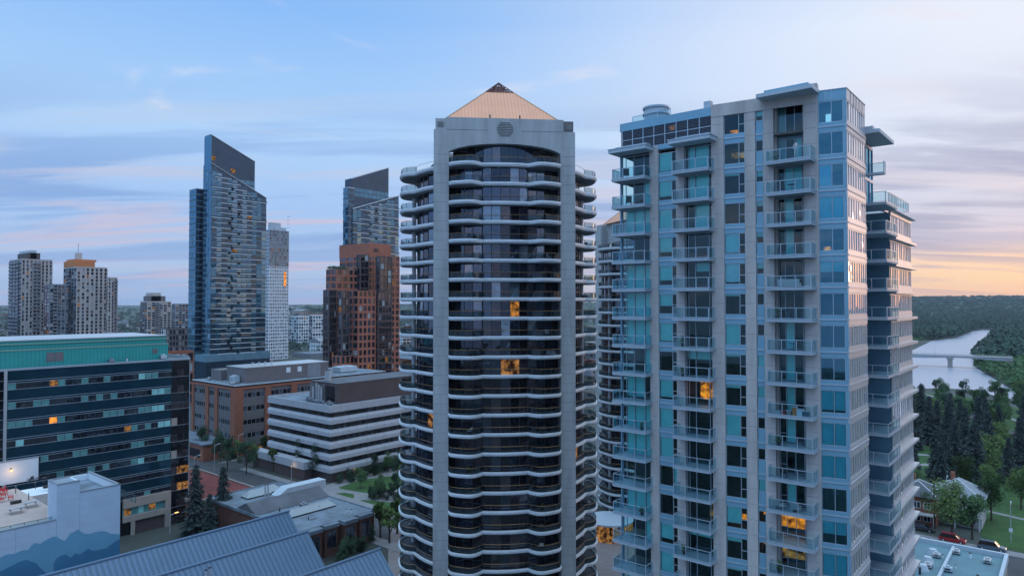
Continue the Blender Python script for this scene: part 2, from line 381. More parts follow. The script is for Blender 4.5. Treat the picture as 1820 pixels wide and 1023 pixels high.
class Many:
    "collects repeats of one part; the first `cap` by score stay parts of their own, the rest become one part"
    def __init__(s, root, name, cap=98): s.root = root; s.name = name; s.cap = cap; s.it = []
    def add(s, score, mb, subs=()): s.it.append((score, len(s.it), mb, subs))
    def done(s):
        s.it.sort(key=lambda t: (-t[0], t[1]))
        for sc_, _, mb, subs in s.it[:s.cap]:
            o = mb.build(s.name, s.root)
            for nm, sm in subs: sm.build(nm, o)
        rest = s.it[s.cap:]
        if rest:
            a = MB(rest[0][2].local)
            for _, _, mb, subs in rest:
                a.join(mb)
                for nm, sm in subs: a.join(sm)
            a.build(s.name, s.root, kind='stuff')
class Fr:
    "a wall face in plan: s runs left to right as seen from outside, o outwards"
    def __init__(f, p0, p1, off=0.0):
        f.p = p0; L = math.hypot(p1[0]-p0[0], p1[1]-p0[1]); f.L = L
        f.d = ((p1[0]-p0[0])/L, (p1[1]-p0[1])/L); f.n = (f.d[1], -f.d[0])
    def at(f, s, o): return (f.p[0] + f.d[0]*s + f.n[0]*o, f.p[1] + f.d[1]*s + f.n[1]*o)
    def box(f, mb, s0, s1, z0, z1, o0, o1):
        q = [f.at(s0,o1), f.at(s1,o1), f.at(s1,o0), f.at(s0,o0)]
        mb.hexa([(*p, z0) for p in q], [(*p, z1) for p in q])
    def quad(f, mb, s0, s1, z0, z1, o, tilt=0.0):
        t = [rnd.uniform(-tilt, tilt) for _ in range(2)] if tilt else (0,0)
        mb.face([(*f.at(s0,o), z0), (*f.at(s1,o+t[0]), z0), (*f.at(s1,o+t[0]+t[1]), z1), (*f.at(s0,o+t[1]), z1)])
    def s(f, px):
        r = cg((px-910)/FPX, 1); return -(f.p[0]*r[1] - f.p[1]*r[0]) / (f.d[0]*r[1] - f.d[1]*r[0])

# ================================================================ THE PALE CONDO TOWER
FH = 2.9
ZS = [65.9 - FH*k for k in range(0, 19)]                    # storey levels, top down
C0 = cg(.493*60.6, 60.6)                                      # its near corner
B0 = hit(C0, 180-26.7, 1454); A0 = hit(B0, 180-31, 1266); L0 = hit(A0, 180-39.5, 1103)
R0 = hit(C0, 50.5, 1541); S0 = (C0[0]+15.6, C0[1]-.35); S0 = hit(cg(40.2, 72.5), 50.5, 1584.5); S1 = hit(S0, 50.5, 1621)
FA, FB, FC, FR = Fr(L0, A0), Fr(A0, B0), Fr(B0, C0), Fr(C0, R0)
BK = 3.2                                                       # room depth behind the glass
condo = thing('condo_tower', 'tall pale stone and blue glass condo tower with stacked glass-railed balconies', 'tower', (C0[0]+8, C0[1]+8, 0))
TOP = 69.2; BOT = ZS[-1]
def shift(p, q, d):                                             # p moved d metres towards q
    L = math.hypot(q[0]-p[0], q[1]-p[1]); return (p[0]+(q[0]-p[0])*d/L, p[1]+(q[1]-p[1])*d/L)
inner = [FA.at(1.0, -BK), FA.at(FA.L, -BK), FB.at(FB.L, -BK), FC.at(FC.L-BK, -BK), (R0[0]-1.5, R0[1]+BK), (S0[0]+2, S0[1]+5.0), (S1[0], S1[1]+16), (L0[0]+14, L0[1]+7), (L0[0]+3.4, L0[1]+1.5)]
core = MB(); core.m('interior').prism(inner[:4]+[inner[4], (inner[4][0], L0[1]+1), (L0[0]+BK, L0[1]+.2)], BOT, 69.0); core.build('core_wall', condo)
lower = MB(); lower.m('stone').prism([L0, A0, B0, C0, R0, (R0[0], R0[1]+3), (S0[0], S0[1]+3), S0, S1, (S1[0], S1[1]+22), (L0[0]+4, L0[1]+6)], 0, BOT-.3)
lower.build('lower_wall', condo)
fl = MB(); fl.m('ceiling')
foot = [shift(L0, A0, .1), A0, B0, shift(C0, B0, .1), shift(R0, C0, .1), (R0[0]-.1, L0[1]), (L0[0]+5, L0[1]+.5)]
fi = [ (x*.996+ (C0[0]+10)*.004, y*.996+(C0[1]+8)*.004) for x, y in foot ]
for z in ZS: fl.prism(fi, z-.22, z-.02)
fl.prism(fi, 68.9, 69.1); fl.build('floor_slab', condo)
# ---- stone piers
pier = MB(); jt = MB()
def add_pier(F, a, b, z0=BOT, z1=TOP, o0=-.6, o1=.10, back=BK):
    z = z0
    while z < z1 - .01:                                       # courses with shadow joints
        zt = min(z + FH/2, z1)
        F.box(pier.m('stone'), a, b, z+.025, zt-.0, o0, o1)
        z = zt
    F.box(pier.m('joint'), a+.02, b-.02, z0, z1, o0+.05, o1-.03)
    F.box(pier.m('interior'), a+.1, b-.1, z0, z1, -back, o0-.01)
sA = FA.s; sB = FB.s; sC = FC.s
pA = [(sA(1156), sA(1171)), (sA(1203), sA(1217.5))]
for a, b in pA: add_pier(FA, a, b, BOT, 66.2)
pB = [(0.0, sB(1288)), (sB(1326), sB(1344.5)), (sB(1359), sB(1377)), (sB(1431), FB.L)]
for a, b in pB: add_pier(FB, a, b)
FB.box(pier.m('stone'), 0, FB.L, TOP-1.05, TOP+.15, .10, .14)
FB.box(pier.m('stone'), pB[0][1]+.01, pB[1][0]-.01, TOP-1.0, TOP+.15, -.6, .10); FB.box(pier.m('stone'), pB[1][1]+.01, pB[2][0]-.01, TOP-1.0, TOP+.15, -.6, .10)
FB.box(pier.m('stone'), sB(1431), FB.L+.1, TOP+.15, TOP+.75, -.8, .14)
# recess side walls of the third column
FB.box(pier.m('stone'), sB(1377)+.0, sB(1377)+.18, BOT, TOP, -1.4, -.62)
FB.box(pier.m('stone'), sB(1431)-.18, sB(1431), BOT, TOP, -1.4, -.62)
pier.build('pier', condo)
# ---- spandrel bands
spn = MB()
def spandrel(F, a, b, z, lo=.50, hi=.36, o=.0, m='blue_metal'):
    F.box(spn.m(m), a, b, z-lo, z-.06, o-.15, o)
    F.box(spn.m('frame_metal'), a, b, z-.06, z+.06, o-.15, o+.07)
    F.box(spn.m(m), a, b, z+.06, z+hi, o-.15, o+.03)
win = {'window': Many(condo, 'window'), 'balcony_door': Many(condo, 'balcony_door'), 'corner_window': Many(condo, 'corner_window'), 'side_window': Many(condo, 'side_window')}
def room(F, a, b, z, h, kind):
    r = MB()
    F.quad(r.m(kind), a, b, z+.2, z+h, -BK+.05); return r
def glazing(kind, F, cuts, z0, z1, o=-.08, blinds=None, gl='clear_glass', rails=(), fr='frame_metal', lit_=None, th=.05, score=1.0, nb=None):
    "one framed window: posts at `cuts`, extra horizontal rails, panes and whatever hangs behind them"
    f = MB(); f.m(fr); p = MB(); p.m(gl); subs = []
    for c in cuts: F.box(f, c-th/2, c+th/2, z0, z1, o-.05, o+.05)
    for i in range(len(cuts)-1):
        a, b = cuts[i]+th/2, cuts[i+1]-th/2
        F.box(f, a, b, z0, z0+th, o-.04, o+.04); F.box(f, a, b, z1-th, z1, o-.04, o+.04)
        for (k, zz) in rails:
            if k == i: F.box(f, a, b, zz-.03, zz+.03, o-.04, o+.04)
        F.quad(p, a, b, z0+th, z1-th, o, .012)
    subs.append(('pane', p))
    if blinds:
        bl = MB()
        for (k, frac, mt) in blinds:
            a, b = cuts[k]+th, cuts[k+1]-th
            if frac > 0: F.box(bl.m(mt), a, b, z1-th-(z1-z0-2*th)*frac, z1-th, o-.14, o-.11)
        if bl.f: subs.append(('blind', bl))
    if lit_:
        a, b, c, d, mt = lit_; r = MB(); F.quad(r.m(mt), a, b, c, d, -BK+.04); subs.append(('lit_room', r))
    win[kind].add(score, f, subs)
def rb(n, full=.35, part=.25, m='blind'):
    t = rnd.random()
    if t < full: return [(i, 1.0, m) for i in range(n)]
    if t < full+part:
        h = rnd.choice([.35,.5,.65,.25]); return [(i, h, m) for i in range(n)]
    if t < full+part+.15: return [(rnd.randrange(n), 1.0, m)]
    return []
# blinds as seen, storey by storey from the top (1 drawn, 0 up, between: part way)
COL1 = [0, 0, 1, .0, 1, 1, 1, 0, .9, 1, 1, 0, 1, 0, 0, 1, 1, 1]
CRN = [0, .0, 1, 0, .5, 0, 0, .0, .9, 1, 1, 0, .6, 1, .45, 0, .8, 0]
WA = [.95, .8, 1, .75, .75, .6, .95, 0, .9, 1, 1, 0, 0, .8, 1, 1, .8, 1]
WB = [0, .1, 0, .95, .9, .1, 1, .1, .15, 1, 0, 0, .8, .2, .1, 0, .6, .9]
lastA = FA.L; BL = 'blind'
for k, z in enumerate(ZS[:-1]):
    zb = ZS[k+1]                                              # floor level of this storey; ceiling at z
    sc = 10 - k*.1
    if k >= 0:
        # column one: glazed corner behind the first balcony
        a0 = .18; cuts = [a0, sA(1111.5), sA(1126), sA(1144), sA(1155.5)]
        v = COL1[k]; bl = [(i, v, BL) for i in (1,2,3)] if v == 1 else ([(1, v, BL), (2, v, BL)] if v else ([(3, 1.0, BL)] if k % 3 == 1 else []))
        glazing('balcony_door', FA, cuts, zb+.06, z-.30, -.25, bl, score=sc, lit_=(sA(1120), sA(1140), zb+.9, zb+1.7, 'warm_soft') if k == 1 else None)
        # window between the columns
        spandrel(FA, sA(1171.2), sA(1203), zb)
        v = WA[k]; glazing('window', FA, [sA(1171.5), sA(1195), sA(1202.7)], zb+.37, z-.51, -.06, ([(0, v, BL)] if v else [])+([(1, 1.0, BL)] if rnd.random() < .25 else []), rails=[(1, zb+1.3)], score=sc)
        # column two
        cuts = [sA(1218), sA(1222), sA(1234), sA(1259), lastA-.02]
        bl = {4: [(2,.35,BL)], 5: [], 6: [], 8: []}.get(k, rb(4, .3, .25))
        lt = None
        if k == 8: lt = (sA(1220), sA(1262), zb+.3, zb+2.6, 'warm_in'); bl = []
        if k == 12: lt = (sA(1236), sA(1268), zb+.1, zb+2.5, 'warm_soft'); bl = []
        if k in (0,1): bl = [(2, 1.0, BL), (1, 1.0, BL)]
        glazing('balcony_door', FA, cuts, zb+.06, z-.28, -.35, bl, lit_=lt, score=sc)
for k in range(-1, len(ZS)-1):
    z, zb = (ZS[k], ZS[k+1]) if k >= 0 else (TOP-.5, ZS[0]); sc = 10 - k*.1
    # windows in the middle facet
    a, b = sB(1288.3), sB(1325.8)
    spandrel(FB, a, b, zb); v = WB[k] if k >= 0 else 0; zh = z-.51 if k >= 0 else TOP-1.02
    lt = None
    if k == -1: lt = (sB(1284), sB(1300), zb+.3, zb+1.5, 'warm_in')
    if k == 0: lt = (sB(1288), sB(1312), zb+1.5, zb+2.1, 'warm_soft')
    if k == 12: lt = (a, sB(1312), zb+.3, zb+.9, 'warm_in')
    glazing('window', FB, [a+.03, sB(1315), b-.03], zb+.37, zh, -.06, [(0, v, 'blind_pale' if k in (3,4) else BL)] if v else [], rails=[(1, zb+1.25)], score=sc, lit_=lt)
    a, b = sB(1345), sB(1358.7)
    spandrel(FB, a, b, zb); t = rnd.random()
    FB.box(spn.m('blue_metal'), a+.02, b-.02, zb+.37, zb+1.3, -.10, -.03)
    lt = (sB(1336), sB(1368), zb+1.2, zb+2.4, 'warm_in') if k in (12, 13) else None
    glazing('window', FB, [a+.03, b-.03], zb+1.31, zh, -.06, [(0, rnd.choice([.5,1,.4]), BL)] if (t < .55 and not lt) else [], score=sc-1, lit_=lt)
    # third column, recessed
    if k == -1: pass
    elif k == 0:
        glazing('balcony_door', FB, [sB(1381), sB(1395), sB(1411), sB(1430)], z-.0, TOP-.4, -1.3, [(0, 1., 'curtain')], score=sc)
        glazing('balcony_door', FB, [sB(1381), sB(1395), sB(1411), sB(1423), sB(1430)], zb+.06, z-.45, -1.3, [(0, 1., 'curtain'), (2, 1., BL)], score=sc)
        FB.box(spn.m('blue_metal'), sB(1379), sB(1431)-.2, z-.44, z-.02, -1.42, -1.28)
    else:
        bl = {1: [(1,1.,BL),(2,1.,BL)], 2: [(1,1.,BL)], 3: [(0,.0,BL),(1,1.,BL)], 13: [(2,.7,BL),(1,.3,BL)]}.get(k, [(1,1.,BL)] if rnd.random() < .45 else [])
        lt = (sB(1374), sB(1433), zb+.3, zb+2.5, 'warm_in') if k == 12 else ((sB(1376), sB(1420), zb+.3, zb+1.9, 'warm_soft') if k == 13 else None)
        glazing('balcony_door', FB, [sB(1381), sB(1392), sB(1408), sB(1424), sB(1430)], zb+.06, z-.28, -1.3, bl if not lt else [(3,1.,BL)], rails=[(0, zb+.9)], score=sc, lit_=lt)
    # glazed corner bay
    spandrel(FC, .12, FC.L-.12, zb)
    v = CRN[k] if k >= 0 else 0; fcut = [.17, FC.L*.5, FC.L-.3]
    zt = zh
    bl = [(0, v, BL), (1, v, BL)] if v else ([(0, 1., 'blind_pale')] if k == 1 else [])
    glazing('corner_window', FC, fcut, zb+.37, zt, -.06, bl, gl='corner_glass', score=sc+1, lit_=(sC(1462), sC(1476), zb+.6, zb+1.0, 'warm_in') if k == 3 else None)
    FC.box(spn.m('blue_metal'), FC.L-.28, FC.L-.01, zb+.37, zt, -.14, .02)
    # side face: narrow lights between pale fins
    Lr = FR.L
    FR.box(spn.m('pale_metal'), .0, Lr, zb-.50, zb+.36, -.2, .02)
    FR.box(spn.m('frame_metal'), .0, Lr, zb-.06, zb+.06, .021, .09)
    cuts = [Lr*t for t in (.02, .12, .25, .37, .50, .63, .75, .87, .98)]
    glazing('side_window', FR, cuts, zb+.37, zh, -.06, [(i, 1., 'curtain') for i in range(8) if rnd.random() < .3], gl='corner_glass' if 0 else 'sunset_glass', fr='pale_metal', th=.13, score=sc)
# parapets
FC.box(spn.m('blue_metal'), .1, FC.L, TOP-1.0, TOP-.02, -.15, 0); FC.box(spn.m('frame_metal'), .1, FC.L+.05, TOP-.02, TOP+.05, -.2, .05)
FR.box(spn.m('pale_metal'), 0, FR.L, TOP-1.0, TOP-.02, -.15, 0); FR.box(spn.m('frame_metal'), 0, FR.L+.1, TOP-.02, TOP+.05, -.2, .05)
for t in (.2,.37,.5,.66,.83): FR.box(spn.m('dark_metal'), FR.L*t-.03, FR.L*t+.03, TOP-.98, TOP-.05, .001, .02)
for t in (.3,.52): FC.box(spn.m('frame_metal'), FC.L*(t+.0)-.02, FC.L*t+.02, TOP-.98, TOP-.05, .001, .02)
FC.box(spn.m('stone'), -.02, .12, BOT, TOP+.3, -.4, .12)
# left edge strip and its short return
FA.box(spn.m('blue_metal'), .0, .16, BOT, 66.2, -.3, .03)
FL = Fr((L0[0]+9, L0[1]), L0)
spn.build('spandrel', condo)
# plant storey: blue parapet over two rows of louvres
pl = MB(); za, zb_ = 66.15, 68.35
FA.box(pl.m('blue_metal'), 0, FA.L, zb_, TOP, -.25, .03); FA.box(pl.m('blue_metal'), 0, FA.L, za-.35, za+.1, -.3, .05)
FA.box(pl.m('joint'), .02, FA.L-.02, za+.1, zb_, -.4, -.2); pl.build('plant_wall', condo)
for r_ in range(2):
    for c_ in range(8):
        lv = MB(); a = .25 + c_*(FA.L-.25)/8; b = a + (FA.L-.25)/8; z0 = za+.1 + r_*(zb_-za-.1)/2; z1 = z0 + (zb_-za-.1)/2
        F = FA; F.box(lv.m('frame_metal'), a, a+.07, z0, z1, -.1, .04); F.box(lv.m('frame_metal'), a+.07, b, z0, z0+.06, -.1, .04)
        n = 6
        for i in range(n):
            zz = z0+.1 + i*(z1-z0-.12)/n
            q = [F.at(a+.07,.0), F.at(b,.0), F.at(b,-.12), F.at(a+.07,-.12)]
            lv.m('louvre').hexa([(*q[0], zz), (*q[1], zz), (*q[2], zz+.10), (*q[3], zz+.10)], [(*q[0], zz+.03), (*q[1], zz+.03), (*q[2], zz+.13), (*q[3], zz+.13)])
        if (r_, c_) == (1, 4): F.quad(lv.m('warm_soft'), a+.5, b-.2, z0+.3, z1-.2, -.16)
        lv.build('louvre_panel', condo)
# ---- balconies: boxes square to the street grid, standing out from the slanted wall
balc = Many(condo, 'balcony', 90)
def railing(pts, z, rail=MB, closed=False, post=1.45, top='frame_metal'):
    r = MB(); g = MB()
    for i in range(len(pts)-1):
        a, b = pts[i], pts[i+1]; L = math.hypot(b[0]-a[0], b[1]-a[1]); n = max(1, round(L/post)); d = ((b[0]-a[0])/L, (b[1]-a[1])/L)
        F = Fr(a, b)
        F.box(r.m(top), 0, L, z+1.03, z+1.08, -.03, .03); F.box(r.m(top), 0, L, z+.06, z+.10, -.02, .02)
        for j in range(n+1):
            s = min(max(L*j/n, .025), L-.025); F.box(r, s-.025, s+.025, z, z+1.03, -.03, .03)
        F.quad(g.m('rail_glass'), .03, L-.03, z+.11, z+1.02, .005)
    return r, g
def balcony(xf, y0, y1, z, deep=2.6, th=.24, left=True, rail=True, xr=None):
    "front edge on X = xf, from y1 (left end) to y0 (right end)"
    s = MB(); s.m('fascia').box(xf, xf+deep, y0, y1, z-th, z)
    s.m('frame_metal').box(xf-.04, xf+deep, y0-.04, y1+.04, z-.07, z-.0+.012)
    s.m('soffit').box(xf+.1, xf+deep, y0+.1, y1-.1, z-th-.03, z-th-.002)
    xr = xf+1.6 if xr is None else xr
    if not rail: return s, ()
    r, g = railing([(xr, y1-.06), (xf+.06, y1-.06), (xf+.06, y0+.06), (xr, y0+.06)], z)
    return s, (('railing', r), ('glass_panel', g))
fr3 = cg(26.55, 60.45); fl3 = hit(fr3, 180-39.5, 1361)
fr2 = cg(*(lambda w: (w[0], w[1]))((18.75, 65.25))); fr2 = hit(fr2, 180-39.5, 1260); fl2 = hit(fr2, 180-39.5, 1194)
w1 = FA.at(sA(1159.5), 0); fr1 = (w1[0]-1.6, w1[1]); fl1 = hit(fr1, 180-39.5, 1087.5)
BALC = {}
for k, z in enumerate(ZS[1:]):
    for c, (fr_, fl_) in enumerate(((fr1, fl1), (fr2, fl2), (fr3, fl3))):
        s, subs = balcony(fr_[0], fr_[1], fl_[1], z, xr=fr_[0]+1.5)
        balc.add(10-k*.1, s, subs); BALC[(c, k)] = (fr_[0], fr_[1], fl_[1], z)
cn = MB()
for (fr_, fl_) in ((fr1, fl1), (fr2, fl2)):
    cn.m('fascia').box(fr_[0]-.25, fr_[0]+2.2, fr_[1]-.25, fl_[1]+.25, 65.75, 66.12); cn.m('frame_metal').box(fr_[0]-.31, fr_[0]+2.2, fr_[1]-.31, fl_[1]+.31, 66.12, 66.2)
    cn.m('fascia').box(fr_[0]+.6, fr_[0]+2.2, fr_[1]+.1, fl_[1]-.1, 66.2, 66.5)
cn.m('fascia').box(fr3[0]-.5, fr3[0]+3, fr3[1]-.3, fl3[1]+.6, 69.0, 69.35); cn.m('blue_metal').box(fr3[0]+.2, fr3[0]+3, fr3[1]+.2, fl3[1]+.1, 69.35, 69.75)
cn.build('canopy', condo)
# ---- recess and rear block on the side
rb_ = MB(); yI = R0[1]+3.0
FI = Fr((R0[0], yI), (S0[0], yI))                              # wall at the back of the recess
FI.box(rb_.m('stone'), 0, 1.6, BOT, 67.2, -.4, 0); FI.box(rb_.m('teal_panel'), FI.L-2.0, FI.L, BOT, 67.2, -.4, 0); FI.box(rb_.m('interior'), 1.6, FI.L-2, BOT, 67.2, -.6, -.3)
rb_.m('teal_panel').box(S0[0], S0[0]+.3, S0[1]+.2, yI+4, BOT, 59.7)      # wall facing the camera
rb_.m('teal_panel').box(S0[0]+.3, S1[0], S0[1]+8, S0[1]+9, BOT, 59.7)
rb_.m('roof_dark').box(S0[0]+.3, S1[0], S0[1]+.2, S0[1]+20, 59.3, 59.6)
rb_.m('stone').box(R0[0]-.2, R0[0], R0[1]+.05, yI, BOT, 69.0)
rb_.m('stone').box(R0[0]-.2, S0[0]-.1, yI+.6, yI+10, BOT, 67.0)
yu = R0[1]+1.0; FU = Fr((R0[0], yu), (S0[0]-1.4, yu))
rb_.m('interior').box(R0[0], S0[0]-1.4, yu+.5, yI+3, 60.2, 66.55); rb_.m('stone').box(R0[0]+.01, R0[0]+1.4, yu-.0, yu+.49, 60.2, 66.55)
rb_.build('rear_wall', condo)
for z_ in (60.25, 63.1):
    uf = MB(); up = MB(); zt_ = z_+2.75 if z_ < 62 else 66.5
    for c_ in (1.45, 3.1, 4.8, 6.4, FU.L-.06): FU.box(uf.m('frame_metal'), c_-.06, c_+.06, z_, zt_, -.15, .05)
    FU.box(uf, 1.4, FU.L, zt_-.3, zt_, -.14, .04); FU.quad(up.m('corner_glass'), 1.45, FU.L-.05, z_, zt_-.3, -.05); uo = uf.build('terrace_window', condo); up.build('pane', uo)
rs = MB(); FS = Fr(S0, S1)
for k, z in enumerate(ZS[1:]):
    zz = z; zt = ZS[k] if k else 65.9
    if z < 66:
        fb = MB(); F = FI; gp = MB(); g2 = MB()
        for c in (1.62, 3.2, 4.8, FI.L-2.02): F.box(fb.m('frame_metal'), c-.05, c+.05, z+.02, zt-.25, -.1, .0)
        F.box(fb, 1.6, FI.L-2, zt-.25, zt, -.2, 0); F.quad(gp.m('sea_glass'), 1.62, FI.L-2.02, z+.02, zt-.26, -.05)
        win['side_window'].add(3-k*.1, fb, (('pane', gp),))
    xa, xb = S0[0]-5.9, (S0[0]-.25 if z < 60.5 else hit((S0[0], S0[1]-.7), 180+50.5, 1574)[0])
    s = MB(); s.m('fascia').box(xa, xb, S0[1]-.7, yI, z-.22, z); s.m('frame_metal').box(xa-.03, xb+.03, S0[1]-.74, yI, z-.06, z+.012)
    r, g = railing([(xa, yI), (xa+.04, S0[1]-.66), (xb, S0[1]-.66)] , z)
    balc.add(6-k*.1, s, (('railing', r), ('glass_panel', g)))
    if zt <= 60.5 and z > BOT-1:
        FS.box(rs.m('pale_metal'), -.0, FS.L, z-.42, z+.42, -.2, 0)
        FS.box(rs.m('pale_metal'), -.12, FS.L+.35, z-.40, z-.12, .0, .52)
        cuts = [FS.L*t for t in (.015, .10, .17, .25, .33, .45, .53, .62, .70, .78, .86, .93, .985)]
        glazing('side_window', FS, cuts, z+.42, zt-.42, -.08, [(i, 1., 'curtain') for i in range(12) if rnd.random() < .3], gl='sunset_glass', fr='pale_metal', th=.17, score=8-k*.1)
zt = 59.9
FS.box(rs.m('pale_metal'), 0, FS.L, zt-.45, zt-.02, -.2, .02); FS.box(rs.m('white_slab'), -.2, FS.L+.5, zt-.02, zt+.18, -.3, .5)
FS.box(rs.m('pale_metal'), 0, FS.L*.9, zt+.18, zt+.9, -1.2, -.9)
rs.build('eyebrow_slab', condo)
r, g = railing([(S0[0]+.2, S0[1]+.1), (S1[0]-1.0, S1[1]+.1), (S1[0]-1, S1[1]+6)], zt+.9); r.build('terrace_railing', condo); g.build('terrace_glass', condo)
cn2 = MB(); cn2.m('fascia').box(R0[0]+.8, S0[0]-1.6, S0[1]-.7, yI+1, 66.6, 66.95); cn2.m('fascia').box(R0[0]+.8, S0[0]-2.6, S0[1]-.1, yI, 66.95, 67.3)
cn2.build('side_canopy', condo)
# roof plant
rp = MB(); a = P(1166, 195, 77)
rp.m('fascia').cyl(a[0], a[1], 69.0, 71.9, 1.35, n=28); rp.m('frame_metal').cyl(a[0], a[1], 71.2, 71.45, 1.5, n=28); rp.cyl(a[0], a[1], 71.9, 72.1, 1.5, n=28)
rp.build('cooling_drum', condo)
r, g = railing([P(1124, 205, 74)[:2], P(1192, 200, 70.5)[:2]], 69.15); r.build('roof_railing', condo); g.build('roof_glass', condo)
rf = MB(); rf.m('roof_dark').prism(fi, 69.11, 69.16); rf.m('fascia').box(A0[0]+.3, A0[0]+.9, A0[1]+.2, A0[1]+.9, 69.16, 69.95); rf.build('roof', condo)
for w in win.values(): w.done()
balc.done()

# ---- what stands on the balconies (each its own thing)
ORD = ['top', 'second', 'third', 'fourth', 'fifth', 'sixth', 'seventh', 'eighth', 'ninth', 'tenth', 'eleventh', 'twelfth', 'thirteenth', 'fourteenth', 'fifteenth', 'sixteenth']
COLN = ['far-left', 'middle', 'recessed stone-framed']
def chair(name, label, loc, rz, fabric='dark_plastic', leg='dark_metal', lounge=False):
    t = thing(name, label, 'chair', loc, rz); w = .3 if not lounge else .38; h = .42 if not lounge else .33
    m = MB(True); m.m(fabric).box(-w, w, -w, w, h, h+.07); m.build('seat', t)
    m = MB(True); m.m(fabric).hexa([(-w,w-.06,h+.07),(w,w-.06,h+.07),(w,w+.02,h+.07),(-w,w+.02,h+.07)], [(-w,w+.14,h+.62),(w,w+.14,h+.62),(w,w+.2,h+.62),(-w,w+.2,h+.62)]); m.build('backrest', t)
    for i, x in enumerate((-w+.03, w-.03)):
        m = MB(True); m.m(leg).box(x-.025, x+.025, -w, w, h+.26, h+.3); m.bar((x,-w+.03,h+.26), (x,-w+.03,h), .02); m.build('armrest', t)
        for y in (-w+.03, w-.03): m = MB(True); m.m(leg).bar((x,y,0), (x,y,h), .02); m.build('leg', t)
    return t
def table(name, label, loc, mt='dark_metal', r=.4):
    t = thing(name, label, 'table', loc); m = MB(True); m.m(mt).cyl(0,0,.68,.72,r,n=14); m.build('tabletop', t)
    m = MB(True); m.m('dark_metal').cyl(0,0,.03,.68,.03,n=6); m.cyl(0,0,0,.03,.22,n=10); m.build('pedestal', t); return t
def shrub_pot(label, loc, s=1.0):
    t = thing('potted_plant', label, 'plant', loc); m = MB(True); m.m('dark_plastic').cyl(0,0,0,.35*s,.14*s,.2*s,n=10); m.build('pot', t)
    m = MB(True); m.m('leaf')
    for i in range(70):
        a = rnd.uniform(0,6.28); h = rnd.uniform(.35,1.0)*s; r = rnd.uniform(0,.32)*s; p = Vector((r*math.cos(a), r*math.sin(a), h)); d = Vector((rnd.uniform(-1,1), rnd.uniform(-1,1), rnd.uniform(.2,1)))*.14*s; e = d.orthogonal()*.5
        m.face([p-e, p+d, p+e])
    m.build('foliage', t); return t
def cushion_box(name, label, loc, dims, mt):
    t = thing(name, label, 'bench', loc); m = MB(True); a, b, c = dims
    m.m(mt).box(-a/2, a/2, -b/2, b/2, .12, c*.55); m.build('seat', t); m = MB(True); m.m(mt).box(-a/2+.01, -a/2+.16, -b/2, b/2, c*.55+.003, c); m.build('backrest', t)
    m = MB(True); m.m('dark_metal').box(-a/2+.05, a/2-.05, -b/2+.05, b/2-.05, 0, .12); m.build('base', t); return t
def bz(c, k, fx=.5, fy=.5):                                   # a spot on balcony k of column c
    xf, y0, y1, z = BALC[(c, k)]; return (xf+.35+fx*.9, y0+.4+(y1-y0-.8)*fy, z+.012)
WORD = {0: 'far-left column', 1: 'second column', 2: 'recessed third column'}
items = [(0,0,'chair'),(0,1,'chair'),(0,3,'table'),(0,8,'chair'),(0,12,'plant'),(0,9,'plant'),(1,6,'plant'),(1,7,'plant'),(1,3,'table'),(1,13,'plant'),(2,0,'plant'),(2,1,'table'),(2,1,'chair'),(2,2,'chair'),(2,3,'chair'),(2,5,'plant'),(2,5,'table'),(2,6,'table'),(2,8,'chair'),(2,9,'plant'),(2,10,'chair'),(2,11,'table'),(2,13,'plant')]
for (c, k, kd) in items:
    lab = f'on the {ORD[k]} balcony down, {WORD[c]} of the pale tower'
    f = rnd.uniform(.15,.85)
    if kd == 'chair': chair('patio_chair', 'dark patio chair '+lab, bz(c, k, .5, f if c < 2 else .75), rnd.uniform(1,2.2))
    elif kd == 'table': table('bistro_table', 'round dark bistro table '+lab, bz(c, k, .5, .45))
    else: shrub_pot('leafy potted plant '+lab, bz(c, k, .5, .15 if rnd.random() < .5 else .88), rnd.uniform(.8,1.1))
chair('lounge_chair', 'white lounge chair at left on the balcony outside the brightest orange-lit room', bz(2, 11, .5, .85), R(60), 'pale_fabric', 'pale_metal', True)
chair('lounge_chair', 'white lounge chair in the middle of the balcony outside the orange-lit room', bz(2, 11, .5, .42), R(95), 'pale_fabric', 'pale_metal', True)
cushion_box('outdoor_sofa', 'long pale outdoor sofa on the recessed column balcony level with the sunset reflections', bz(2, 4, .55, .55), (.7, 1.9, .75), 'pale_fabric')
t = thing('person', 'person in a white top standing on the highest recessed balcony of the pale tower', 'person', bz(2, 0, .45, .33), R(-60))
def figure(t):
    me = bpy.data.meshes.new('body'); v = [(0,0,.95),(0,0,1.2),(0,0,1.42),(0,-.01,1.52),(0,-.02,1.66),(.09,0,.9),(.1,-.03,.5),(.1,0,.07),(.1,-.12,.03),(-.09,0,.9),(-.1,-.02,.5),(-.1,.02,.07),(-.1,-.1,.03),(.19,0,1.4),(.24,.02,1.12),(.2,-.16,.98),(-.19,0,1.4),(-.25,.02,1.12),(-.2,-.15,.98)]
    e = [(0,1),(1,2),(2,3),(3,4),(0,5),(5,6),(6,7),(7,8),(0,9),(9,10),(10,11),(11,12),(2,13),(13,14),(14,15),(2,16),(16,17),(17,18)]
    me.from_pydata(v, e, []); o = bpy.data.objects.new('body', me); SC.link(o); o.parent = t; me.materials.append(MATS['pale_fabric'])
    rad = [.14,.13,.15,.055,.1,.09,.06,.045,.04,.09,.06,.045,.04,.06,.045,.035,.06,.045,.035]
    o.modifiers.new('skin', 'SKIN')
    o.modifiers.new('sub', 'SUBSURF').render_levels = 1
    sv = me.skin_vertices[0].data if me.skin_vertices else None
    return o, rad
_po, _rad = figure(t)
bpy.context.view_layer.objects.active = _po
